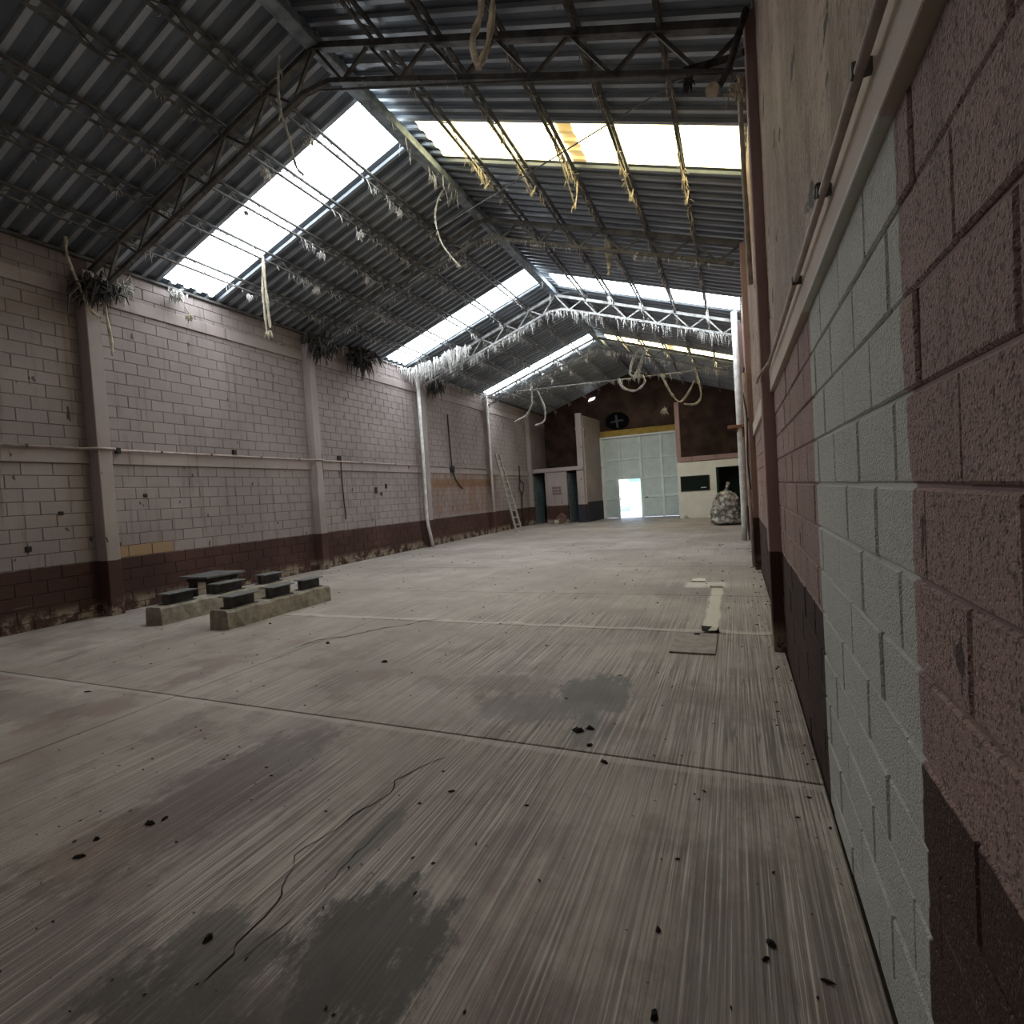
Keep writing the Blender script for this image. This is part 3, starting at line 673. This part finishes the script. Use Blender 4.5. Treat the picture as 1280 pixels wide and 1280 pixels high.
# ------------------------------------------------------------------ pipes, conduits and cables
def pipe(name, pts, r, mat, label, cat='pipe', clamps=(), boxes=(), n=10):
    e = empty(name, pts[0], label, cat); MB().tube(pts, r, n).build('tube', mat, e, True)
    for c_ in clamps: MB().box(c_[0]-.003-r, c_[0]+.02+r, c_[1]-.010, c_[1]+.010, c_[2]-r-.004, c_[2]+r+.004, .002).build('clamp', 'steel', e)
    for b in boxes: MB().box(*b, .006).build('junction_box', 'cable', e)
    return e
xl = XL+.06
pipe('wall_conduit', [(xl, 1.0, 2.75), (xl, 5.12, 2.745), (xl+.2, 5.2, 2.74), (xl+.24, 5.35, 2.74), (xl+.2, 5.5, 2.745), (xl, 5.6, 2.75), (xl, 10.0, 2.75), (xl+.16, 10.1, 2.75), (xl+.16, 10.36, 2.75), (xl, 10.5, 2.75), (xl, 20.1, 2.76)], .020, 'pipe_pink',
     'thin conduit running along the left wall belt', 'conduit', [(xl, y, 2.75) for y in (3.2, 4.4, 6.4, 7.4, 8.6, 9.7, 12, 13.6, 16.4, 18.2)], [(xl-.03, xl+.04, 5.62, 5.69, 2.69, 2.79), (xl-.03, xl+.04, 7.9, 7.97, 2.78, 2.88)])
xr = XR-.055
pipe('wall_conduit', [(xr, .3, 2.43), (xr, 2.0, 2.435), (xr, 3.6, 2.455), (xr, 4.7, 2.48), (xr-.02, 5.05, 2.50), (.232, 5.15, 2.46), (.225, 5.45, 2.46)], .012, 'pipe_pink',
     'pink painted conduit sloping along the right wall belt', 'conduit', [(xr, y, 2.443) for y in (1.42, 1.95, 2.75)], [(xr-.015, xr+.03, 1.98, 2.03, 2.455, 2.49)])
xp = XL+.26
pipe('drain_pipe', [(xp, 14.9, 5.75), (xp, 14.92, 3), (xp, 14.9, 1.0), (xp, 14.95, .7), (xp+.06, 15.08, .0)], .055, 'pipe_white', 'white drain pipe standing beside the third left column')
pipe('drain_pipe', [(XL+.26, 20.12, 5.8), (XL+.27, 20.12, 3), (XL+.26, 20.15, 1.0)], .05, 'pipe_white', 'white drain pipe beside the fourth left column')
pipe('drain_pipe', [(.16, 14.9, 5.9), (.17, 14.9, 3.1), (.175, 14.9, 1.0), (.17, 14.88, .5), (.14, 14.86, .02)], .075, 'pipe_white', 'tall white downpipe in front of the third right column')
pipe('drain_pipe', [(.20, 5.50, 5.3), (.205, 5.52, 4.4), (.22, 5.55, 3.4)], .022, 'lint_tan', 'thin tan pipe beside the nearest right column', 'pipe')
pipe('drain_pipe', [(.215, 9.96, 3.4), (.215, 9.96, 1.4), (.235, 9.98, .05)], .03, 'pipe_pink', 'slim pink pipe on the second right column', 'pipe', [(.215, 9.96, 2.6)])
def cable(pts, r, label, boxes=()):
    e = empty('wall_cable', pts[0], label, 'cable'); MB().tube(sag(pts, 6), r, 6).build('cable', 'cable', e)
    for b in boxes: MB().box(*b, .004).build('outlet_box', 'cable', e)
cable([(XL+.05, 10.42, 5.6), (XL+.06, 10.46, 4.6), (XL+.04, 10.44, 3.6), (XL+.06, 10.48, 2.7), (XL+.05, 10.45, 1.9)], .018, 'dark cable running down beside the second left column')
cable([(XL+.04, 11.2, 2.9), (XL+.03, 11.2, 2.2), (XL+.03, 11.25, 1.2)], .016, 'black cable hanging below the belt past the second left column', [(XL, XL+.05, 11.1, 11.22, 2.78, 2.9)])
cable([(XL+.05, 17.1, 4.7), (XL+.04, 17.15, 3.6), (XL+.05, 17.2, 2.7), (XL+.05, 17.4, 2.3), (XL+.04, 17.9, 1.95)], .025, 'black cable trailing down over the rust stained wall', [(XL, XL+.1, 17.05, 17.3, 2.55, 2.8)])
cable([(XL+.05, 23.8, 3.0), (XL+.05, 23.8, 2.2), (XL+.1, 23.55, 1.9), (XL+.1, 23.8, 1.5), (XL+.06, 23.85, .9), (XL+.1, 23.9, .1)], .03, 'looped black cable hanging near the back left column')
cable([(XL+.1, 23.6, 2.3), (XL+.1, 24.1, 2.1), (XL+.1, 24.0, 1.7), (XL+.06, 23.85, 1.5)], .03, 'short cable loop on the wall near the back left column')
cable([(.225, 10.0, 3.5), (.20, 9.94, 3.0), (.23, 9.9, 2.6), (.21, 9.92, 1.9), (.24, 9.9, 1.4)], .012, 'crooked dark cable on the second right column')
for i, (y, z, h_) in enumerate(((12.6, 2.05, .18), (13.1, 2.15, .14), (4.3, 1.25, .08), (6.05, 2.0, .06), (4.75, 1.75, .06), (12.85, 1.9, .1))):
    o = MB().box(XL-.002, XL+.02, y, y+.05+.3*h_, z-h_, z, .005).build('wall_bracket', 'cable', loc=(XL, y, z)); tag(o, 'small dark fixing on the left wall, %s' % ['tall one past the second column', 'rightmost past the second column', 'lowest one before the nearest column', 'under the belt just past the nearest column', 'higher one before the nearest column', 'lowest of three past the second column'][i], 'bracket', 'small dark fixings on the left wall')

# spotlight-like arm at the head of the right column
e = empty('pipe_bracket', (.25, 5.3, 5.2), 'dusty pipe arm with round open end at the nearest right column head', 'bracket')
MB().tube(sag([(.27, 5.2, 5.62), (.2, 5.15, 5.4), (.10, 5.1, 5.1), (.0, 5.05, 4.93)]), .03, 8).build('arm', 'lint_dark', e)
MB().tube([(.0, 5.05, 4.93), (-.03, 4.98, 4.9)], [.045, .06], 10).build('cup', 'lint_tan', e)
MB().tube(sag([(.25, 5.3, 5.35), (.1, 5.45, 5.45), (-.28, 5.5, 5.52)]), .03, 8).build('stub', 'lint_dark', e)
tuft_ball((-.24, 5.46, 5.38), .10, 22, 4).build('tuft', 'lint_dark', e)

# wall shelf bracket
e = empty('shelf_bracket', (.15, 14.8, 2.9), 'rusty brown shelf bracket on the right wall downpipe', 'bracket')
MB().box(-.12, .30, 14.72, 15.04, 2.93, 3.0, .006).build('shelf', 'rust', e)
MB().poly([(.30, 14.85, 2.93), (.30, 14.85, 2.62), (.20, 14.85, 2.72), (.02, 14.85, 2.90), (.0, 14.85, 2.93)], (0, .05, 0)).build('gusset', 'rust', e)

# ------------------------------------------------------------------ concrete kerbs with steel sections
def kerb(label, x0, x1, ya, yb, h_, seed):
    r = random.Random(seed); n_ = 16; q = []; fs = []
    for i in range(n_+1):
        y = ya+(yb-ya)*i/n_; dx = r.uniform(-.012, .012); j = r.uniform(-.012, .012)
        q += [(x0+dx, y, 0), (x1+r.uniform(-.012, .012), y, 0), (x1-.012+r.uniform(-.014, .008), y, h_-.03+j), (x1-.04, y, h_+j*.5), (x0+.04, y, h_+j*.5), (x0+.012, y, h_-.03+j)]
    for i in range(n_):
        for k_ in range(6): fs.append((i*6+k_, i*6+(k_+1) % 6, (i+1)*6+(k_+1) % 6, (i+1)*6+k_))
    fs.append(tuple(reversed(range(6)))); fs.append(tuple(n_*6+k_ for k_ in range(6)))
    fs = [tuple(reversed(f)) for f in fs]
    o = MB().add(q, fs).build('concrete_kerb', 'concrete', loc=((x0+x1)/2, (ya+yb)/2, 0)); return tag(o, label, 'kerb', 'concrete kerbs')
kerb('rough concrete kerb on the floor, right one nearer the camera', -6.66, -6.30, 4.88, 6.80, .255, 3)
kerb('rough concrete kerb on the floor, left one nearer the wall', -8.05, -7.68, 4.90, 7.30, .26, 4)
def section(label, x, y, z, L, w=.26, h_=.165, rz=0.):
    e = empty('steel_section', (x, y, z), label, 'steel beam', 'steel sections on the kerbs'); e.rotation_euler = (0, 0, rz)
    def part(nm, b, mat): 
        o = bpy.data.objects.new(nm, MB().box(*b, .003).mesh(nm, mat)); COL.objects.link(o); o.parent = e
    part('top_flange', (-w/2, w/2, -L/2, L/2, h_-.016, h_), 'plate_top'); part('bottom_flange', (-w*.4, w*.4, -L/2, L/2, 0, .014), 'channel'); part('web', (-.035, .035, -L/2+.01, L/2-.01, .014, h_-.016), 'channel')
section('dark steel I-beam offcut at the near end of the right kerb', -6.49, 5.22, .255, .46)
section('dark steel I-beam offcut in the middle of the right kerb', -6.47, 5.88, .255, .42)
section('dark steel I-beam offcut at the far end of the right kerb', -6.46, 6.50, .255, .42, .22)
section('dark steel I-beam offcut at the near end of the left kerb', -7.87, 5.28, .26, .46)
section('dark steel I-beam offcut in the middle of the left kerb', -7.86, 6.12, .26, .52)
section('dark steel I-beam offcut at the far end of the left kerb', -7.85, 6.96, .26, .44)
e = empty('steel_bench', (-8.65, 6.6, 0), 'low dark steel bench with plate top behind the left kerb', 'bench')
MB().box(-9.05, -8.30, 6.10, 6.85, .465, .50, .004).build('plate_top', 'plate_top', e)
MB().box(-8.98, -8.40, 6.2, 6.78, .39, .465, .004).build('apron', 'channel', e)
for sx in (-8.96, -8.52):
    for sy_ in (6.22, 6.66): MB().box(sx, sx+.1, sy_, sy_+.1, 0, .39, .004).build('leg', 'channel', e)

# ------------------------------------------------------------------ ladder
e = empty('ladder', (-8.6, 20.7, 0), 'weathered ladder leaning on the left wall past the fourth column', 'ladder')
A0, A1 = Vector((-8.60, 20.45, 0)), Vector((-9.48, 20.70, 3.4)); B0, B1 = Vector((-8.52, 20.86, 0)), Vector((-9.46, 21.08, 3.4))
for a, b in ((A0, A1), (B0, B1)): MB().bar(a, b, .05, .075).build('rail', 'ladder', e)
for i in range(1, 11): MB().bar(A0.lerp(A1, i/11), B0.lerp(B1, i/11), .05, .05).build('rung', 'ladder', e)

# ------------------------------------------------------------------ back end of the hall
o = MB().box(XL-.2, -6.56, YE+.02, YE+.2, -.02, 5.9).box(-2.58, XR+.25, YE+.02, YE+.2, -.02, 5.9).box(-6.56, -2.58, YE+.02, YE+.2, 4.66, 5.9).poly([(XL-.2, YE+.02, 5.9), (XR+.25, YE+.02, 5.9), (XM, YE+.02, 7.62)], (0, .18, 0)).build('wall_back', 'brown')
tag(o, 'dark brown gable wall above the gate at the far end', kind='structure')
o = MB().box(-6.62, -2.50, YE-.06, YE+.1, 4.34, 4.66, .01).build('trim_%d' % t, 'ochre'); t += 1; tag(o, 'ochre lintel over the gate', kind='structure')

# sheet metal gate with open wicket
g = empty('sheet_metal_gate', (-4.5, YE, 0), 'tall pale grey green metal gate with an open wicket door at the far end', 'gate')
MB().box(-6.57, -2.55, YE-.16, YE-.02, 4.24, 4.34, .005).build('top_frame', 'gate_frame', g)
MB().box(-6.60, -6.50, YE-.16, YE-.02, .0, 4.25, .005).build('side_frame', 'gate_frame', g)
MB().box(-2.64, -2.57, YE-.10, YE-.02, .0, 4.25, .005).build('side_frame', 'gate_frame', g)
def panel(x0, x1, z0, z1): MB().box(x0, x1, YE-.02, YE+.005, z0, z1, .004).build('panel', 'gate', g)
def stile(x0, x1, z0, z1): MB().box(x0, x1, YE-.085, YE-.018, z0, z1, .006).build('stile', 'gate_rail', g)
for x0, x1 in ((-4.50, -3.445), (-3.435, -2.60)):
    for z0, z1 in ((.02, 1.055), (1.065, 2.035), (2.045, 3.085), (3.095, 4.25)): panel(x0, x1, z0, z1)
for z0, z1 in ((2.05, 3.085), (3.095, 4.25)):
    for x0, x1 in ((-6.52, -5.585), (-5.575, -4.50)): panel(x0, x1, z0, z1)
for z0, z1 in ((.02, 1.02), (1.03, 2.045)): panel(-6.52, -5.74, z0, z1)
for x in (-4.50, -3.44): stile(x-.06, x+.06, .0, 4.25)
stile(-5.62, -5.54, 2.1, 4.25); stile(-5.80, -5.72, 0, 2.1); stile(-6.52, -6.42, 0, 4.25); stile(-2.7, -2.62, 0, 4.25)
for z in (1.06, 2.04, 3.09): MB().box(-4.44, -2.64, YE-.075, YE-.018, z-.035, z+.035, .006).build('rail', 'gate_rail', g)
for z in (2.07, 3.09): MB().box(-6.50, -4.56, YE-.075, YE-.018, z-.04, z+.04, .006).build('rail', 'gate_rail', g)
MB().box(-6.50, -5.74, YE-.075, YE-.018, .99, 1.06, .006).build('rail', 'gate_rail', g)
MB().box(-4.36, -4.20, YE-.08, YE-.02, 1.02, 1.07, .004).build('latch', 'dark', g)
# wicket leaf swung inwards
w_ = MB(); d0 = Vector((-5.70, YE-.04, .03)); d1 = Vector((-5.52, YE-.95, .03))
leaf = MB().bar(d0+Vector((0, 0, .99)), d1+Vector((0, 0, .99)), .04, 1.97).build('wicket_leaf', 'gate_frame', g)
MB().bar(d0.lerp(d1, .9)+Vector((.05, 0, .98)), d0.lerp(d1, .97)+Vector((.05, 0, .98)), .04, .12).build('wicket_handle', 'dark', leaf)

# daylight yard seen through the wicket
o = MB().box(-14, 6, YE+.2, YE+16, -.25, -.03).build('yard_ground', 'yard'); tag(o, 'sunlit concrete yard outside the gate', 'ground', kind='structure')
o = MB().box(-14, 6, YE+9, YE+9.3, -.05, 3.4).box(-14, 6, YE+8.95, YE+9.35, 3.4, 3.55).build('yard_wall', 'yard_white', loc=(-4, YE+9, 0)); tag(o, 'bright white yard wall outside the wicket door', 'wall', kind='structure')
o = MB().box(-6.6, -4.9, YE+7.6, YE+8.2, -.03, 2.2, .03).box(-6.7, -4.8, YE+7.5, YE+8.3, 2.2, 2.3, .02).build('yard_container', 'yard_wall', loc=(-5.7, YE+8, 0)); tag(o, 'pale turquoise box standing in the yard beyond the wicket', 'container')

# extractor fan in the dark gable
e = empty('extractor_fan', (-5.6, YE-.1, 5.1), 'round dark extractor fan with pale cross blades above the gate', 'fan')
ring = [(-5.6+.62*math.cos(a*math.pi/16), YE-.12, 5.14+.46*math.sin(a*math.pi/16)) for a in range(32)]
MB().poly(ring, (0, .12, 0)).build('housing', 'black', e)
for a in range(4):
    t_ = a*math.pi/2+.1; c_ = Vector((-5.6, YE-.15, 5.12)); d = Vector((math.cos(t_), 0, math.sin(t_)))
    MB().bar(c_, c_+d*.34, .10, .02, (0, 1, .4)).build('blade', 'fan', e)
MB().tube([(-5.6, YE-.22, 5.12), (-5.6, YE-.1, 5.12)], .09, 12).build('hub', 'fan', e)

o = MB().poly([(-7.1, YE-.01, 6.38), (-6.8, YE-.01, 6.44), (-6.72, YE-.01, 6.56), (-7.0, YE-.01, 6.5)], (0, .02, 0)).build('daylight_gap', 'sky_white', loc=(-6.95, YE, 6.45)); tag(o, 'small daylight gap high in the dark back gable', 'gap')
# left corner room
YR = 25.35
def rwall(nm, x0, x1, z0, z1, mat='column_left', par=None): return MB().box(x0, x1, YR, YR+.14, z0, z1, .006).build(nm, mat, par)
rl = empty('wall_room', (-8.3, YR, 0), 'pink front wall of the low corner room with two doorways', kind='structure')
rwall('wall_panel', -8.92, -7.77, 0, 2.66, 'column_left', rl); rwall('wall_panel', XL, -9.64, 0, 2.66, 'column_left', rl)
rwall('pier', -7.24, -6.88, 0, 2.66, 'column_left', rl)
MB().box(XL, -6.86, YR-.05, YR+.2, 2.62, 2.82, .01).build('slab_edge', 'column_left', rl)
MB().box(XL, -6.9, YR+.15, YE, 2.66, 2.8).build('mezzanine_slab', 'brown', rl)
MB().box(-7.16, -6.86, YR, YR+.2, 2.82, 5.42, .01).build('post', 'column_left', rl)
MB().box(-7.18, -6.82, YR-.03, YR+.24, 4.6, 4.72, .01).build('post_collar', 'column_left', rl)
MB().poly([(-6.95, YR+.14, 0), (-6.80, YR+.14, 0), (-6.56, YE, 0), (-6.72, YE, 0)], (0, 0, 5.3)).build('side_wall', 'column_left', rl)
MB().poly([(-6.795, YR+.14, 0), (-6.785, YR+.14, 0), (-6.55, YE-.05, 0), (-6.57, YE-.05, 0)], (0, 0, 1.0)).build('dado_panel', 'black_blue', rl)
MB().box(-7.25, -6.87, YR-.012, YR, 0, .86, .003).build('dado_panel', 'black_blue', rl)
MB().poly([(-6.80, YR+.14, 0), (-6.77, YR+.14, 0), (-6.53, YE, 0), (-6.57, YE, 0)], (0, 0, .14)).build('side_belt', 'column_left', rl).location.z += 2.66
MB().poly([(-6.80, YR+.14, 0), (-6.77, YR+.14, 0), (-6.53, YE, 0), (-6.57, YE, 0)], (0, 0, .12)).build('side_belt', 'column_left', rl).location.z += 4.55
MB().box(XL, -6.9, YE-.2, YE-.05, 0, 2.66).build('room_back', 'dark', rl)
vent = empty('vent_grille', (-8.3, YR, 1.5), 'small square breeze block vent in the corner room wall', 'vent')
for i in range(3):
    for j in range(3): MB().box(-8.55+i*.16, -8.55+i*.16+.13, YR-.02, YR+.01, 1.45+j*.15, 1.45+j*.15+.12, .004).build('vent_block', 'mortar_left', vent)
for x0, x1, lab, k_ in ((-9.62, -8.93, 'blue grey door standing ajar in the left doorway of the corner room', 1), (-7.76, -7.25, 'dark blue grey door in the right doorway of the corner room', 2)):
    e = empty('door_%d' % k_, (x0, YR+.1, 0), lab, kind='structure')
    a = Vector((x0+.03, YR+.12, 1.28)); b = Vector((x0+.30, YR+.85, 1.28)) if k_ == 1 else Vector((x0+.25, YR+.80, 1.28))
    lf = MB().bar(a, b, .04, 2.5).build('leaf', 'door_blue', e)
    MB().bar(a.lerp(b, .9)+Vector((.03, -.03, -.25)), a.lerp(b, .97)+Vector((.03, -.03, -.25)), .06, .03).build('handle', 'dark', lf)
o = tuft_ball((-8.35, YR-.30, .12), .2, 30, 9).build('rag_heap', 'rag', loc=(-8.35, YR-.3, 0)); tag(o, 'pale crumpled rag on the floor before the corner room', 'rag')
o = MB().poly([(-8.5, YR-.2, .0), (-8.0, YR-.25, .0), (-7.85, YR-.1, .35), (-8.1, YR-.1, .55), (-8.4, YR-.1, .3)], (0, .08, 0)).build('rubble_slab', 'rubble', loc=(-8.2, YR-.2, 0)); tag(o, 'brown broken slab leaning by the corner room wall', 'rubble')

# right booth
b_ = empty('wall_booth', (-1.0, YR, 0), 'cream front wall of the office booth with dark mezzanine above', kind='structure')
def bw(x0, x1, z0, z1, mat='booth', nm='wall_panel', d=(0, .1)): return MB().box(x0, x1, YR+d[0], YR+d[1], z0, z1, .005).build(nm, mat, b_)
bw(-2.42, -.78, 0, 1.27); bw(-2.42, -2.30, 1.27, 1.90); bw(-1.08, -.78, 1.27, 1.90); bw(-2.42, -.78, 1.90, 2.58); bw(-.78, .33, 2.25, 2.58); bw(.24, .34, 0, 2.25)
bw(-2.42, .34, 2.60, 2.82, 'column_right', 'slab_edge', (-.04, .2))
MB().box(-2.4, .34, YR+.2, YE, 2.62, 2.8).build('mezzanine_slab', 'brown', b_)
MB().box(-2.44, -2.24, YR-.02, YR+.2, 2.82, 5.35, .008).build('post', 'column_right', b_)
MB().box(-2.42, -2.32, YR+.1, YE, 0, 2.6).build('side_wall', 'booth', b_)
MB().box(-2.3, .3, YR+1.6, YR+1.7, 0, 2.6).build('room_back', 'dark_green', b_)
e = empty('window_1', (-1.7, YR, 1.6), 'dark glazed window in the cream booth', kind='structure')
MB().box(-2.32, -1.06, YR-.025, YR+.05, 1.88, 1.94, .004).box(-2.32, -1.06, YR-.025, YR+.05, 1.24, 1.30, .004).box(-2.32, -2.26, YR-.025, YR+.05, 1.3, 1.88, .004).box(-1.12, -1.06, YR-.025, YR+.05, 1.3, 1.88, .004).build('window_frame', 'dark', e)
MB().box(-2.26, -1.12, YR+.02, YR+.03, 1.30, 1.88).build('pane', 'glass', e)
MB().box(-1.45, -1.22, YR-.02, YR+.0, 1.36, 1.40, .004).build('sticker', 'gate_frame', e)
e = empty('door_3', (-.3, YR, 0), 'dark green open doorway of the cream booth', kind='structure')
MB().box(-.78, -.72, YR-.01, YR+.1, 0, 2.25, .004).box(.2, .25, YR-.01, YR+.1, 0, 2.25, .004).build('jamb', 'dark_green', e)
MB().bar((-.70, YR+.1, 1.1), (-.66, YR+.95, 1.1), .04, 2.2).build('leaf', 'dark_green', e)
for i, (x, w2) in enumerate(((-2.15, .5), (-.95, .3))):
    o = tuft_ball((x, YR-.12, .08), w2*.32, 20, 30+i).build('rag_heap', 'rag', loc=(x, YR-.12, 0)); tag(o, ['pale rag heap at the left foot of the cream booth', 'small rag heap by the booth doorway'][i], 'rag')

# lumpy waste sack
bm = bmesh.new(); bmesh.ops.create_icosphere(bm, subdivisions=5, radius=1)
from mathutils import noise as mnoise
for q in bm.verts:
    c_ = q.co.copy(); z = (c_.z+1)/2; hr = max(1e-4, math.hypot(c_.x, c_.y)); taper = min(1, (z/.05)**.5)*(1.0-.40*z**1.5)*max(0., 1-z**7)**.5/hr
    lump = mnoise.noise(c_*3.1)*.10+mnoise.noise(c_*7)*.07-abs(mnoise.noise(c_*2.3+Vector((3, 1, 2))))*.08
    rr = 1+lump*1.25
    q.co = Vector((c_.x*.54*taper*rr*1.08, c_.y*.5*taper*rr, max(0, (z**.85)*1.25*(1+lump*.4))))
    fl_ = max(0, .15-z)/.15; q.co.x *= 1+.08*fl_
me = bpy.data.meshes.new('waste_sack'); bm.to_mesh(me); bm.free(); me.materials.append(M['sack']); me.polygons.foreach_set('use_smooth', [True]*len(me.polygons))
sk_ = bpy.data.objects.new('waste_sack', me); COL.objects.link(sk_); sk_.location = (-.34, 20.7, 0)
tag(sk_, 'bulging grey white waste sack on the floor before the booth doorway', 'sack')
MB().tube([(-.34, 20.7, 1.16), (-.30, 20.72, 1.32), (-.24, 20.74, 1.55)], [.14, .05, .06], 10).build('tied_neck', 'sack', sk_, True)

# ------------------------------------------------------------------ floor objects
e = empty('floor_hatch', (-.44, 5.3, 0), 'thin square steel plate lying on the floor by the right column', 'plate')
MB().box(-.64, -.235, 4.99, 5.67, .002, .016, .003).build('plate', 'plate', e)
MB().box(-.46, -.40, 5.60, 5.62, .016, .03, .002).build('handle', 'channel', e)
o = MB().box(-.40, -.23, 5.74, 5.86, .022, .034, .003).build('broken_board', 'debris', loc=(-.3, 5.8, 0)); o.rotation_euler = (.12, .08, .1); tag(o, 'small dark board by the far edge of the steel plate', 'board')
o = MB().poly([(-.33, 5.70, .03), (-.25, 5.72, .03), (-.22, 5.86, .05), (-.28, 5.84, .05)], (0, 0, .006)).build('paper_scrap', 'rag', loc=(-.28, 5.78, 0)); tag(o, 'pale paper scrap on the board by the steel plate', 'paper')
o = MB().poly([(-.72, 8.72, .003), (-.50, 8.70, .004), (-.52, 8.98, .004), (-.70, 8.95, .004)], (0, 0, .02)).build('paper_scrap', 'rag', loc=(-.6, 8.8, 0)); tag(o, 'pale crumpled paper at the far end of the cement strip', 'paper')
o = MB().poly([(-.42, 8.28, .003), (-.24, 8.25, .004), (-.25, 8.40, .004), (-.4, 8.42, .004)], (0, 0, .025)).build('paper_scrap', 'rag', loc=(-.3, 8.3, 0)); tag(o, 'pale scrap where the cement strip turns', 'paper')

def chip(x, y, L, w, label, seed):
    r = random.Random(seed); ring = []
    m_ = 7; rot = r.uniform(0, 6.28)
    for i in range(m_):
        a = 2*math.pi*i/m_; k_ = r.uniform(.6, 1.1); px, py = math.cos(a)*L/2*k_, math.sin(a)*w/2*k_
        ring.append((x+px*math.cos(rot)-py*math.sin(rot), y+px*math.sin(rot)+py*math.cos(rot), .002))
    b = len(ring); top = [(x+(p_[0]-x)*.5, y+(p_[1]-y)*.5, .006+r.uniform(.3, 1)*w*.35) for p_ in ring]
    mb = MB().add(ring+top, [tuple(reversed(range(b))), tuple(range(b, 2*b))]+[(i, (i+1) % b, b+(i+1) % b, b+i) for i in range(b)])
    o = mb.build('debris_chip', 'debris', loc=(x, y, 0)); tag(o, label, 'debris', 'dark debris chips on the floor')
chips = [(-2.82, 1.65, .07, .04, 'largest dark debris lump on the left foreground floor'), (-2.78, 1.70, .05, .02, 'thin dark chip touching the left foreground debris lump'), (-2.95, 1.48, .04, .03, 'dark chip below the reddish floor stain'), (-2.88, 1.37, .06, .025, 'dark chip lowest beneath the reddish floor stain'),
         (.04, 1.87, .045, .03, 'dark leaf shaped chip near the grey wall patch'), (.02, 1.805, .03, .015, 'thin dark chip just below the leaf shaped one'), (-.94, 3.27, .07, .05, 'round dark smear chip in front of the grey floor stain'), (-1.01, 3.22, .09, .06, 'larger dark clod in front of the grey floor stain'), (-.89, 3.05, .06, .03, 'dark clod touching the near floor joint'),
         (-.29, 1.50, .04, .03, 'dark chip at the bottom edge, centre right'), (-.32, 1.81, .03, .02, 'small dark chip in the foreground left of the leaf shaped one'), (-3.24, 4.16, .09, .05, 'dark lump on the floor left of the grey stain'), (-5.97, 5.25, .06, .04, 'dark chip just right of the right kerb'),
         (-4.35, 4.60, .07, .05, 'dark lump on the middle floor crack'), (.19, 1.78, .05, .012, 'thin twig beside the grey wall patch'), (-.76, 2.88, .07, .03, 'flat dark chip just before the near joint'), (-1.46, 2.36, .05, .012, 'thin curved twig on the striped foreground'), (-5.54, 2.81, .08, .03, 'dark chip at the far left of the near joint'), (-1.85, 1.25, .05, .03, 'dark chip beside the long floor crack')]
for i, c_ in enumerate(chips): chip(*c_, 50+i)
# fine litter
r = random.Random(11); mb = MB()
for _ in range(520):
    y = .9+14*r.random()**1.5; x = r.uniform(max(XL+.3, -1.2-y*1.6), XR-.04)
    if r.random() < .18: x = XR-.02-abs(r.gauss(0, .12))
    L = r.uniform(.003, .011)*(1+y*.22); a = r.uniform(0, 3.14); d = Vector((math.cos(a), math.sin(a), 0))*L; e2 = Vector((-math.sin(a), math.cos(a), 0))*L*r.uniform(.25, .6); p_ = Vector((x, y, .002)); h_ = Vector((0, 0, L*.35))
    mb.add([p_-d, p_+e2, p_+d, p_-e2, p_+h_], [(0, 1, 4), (1, 2, 4), (2, 3, 4), (3, 0, 4)])
o = mb.build('floor_litter', 'debris'); tag(o, 'fine dark litter scattered over the concrete floor', 'litter', kind='stuff')
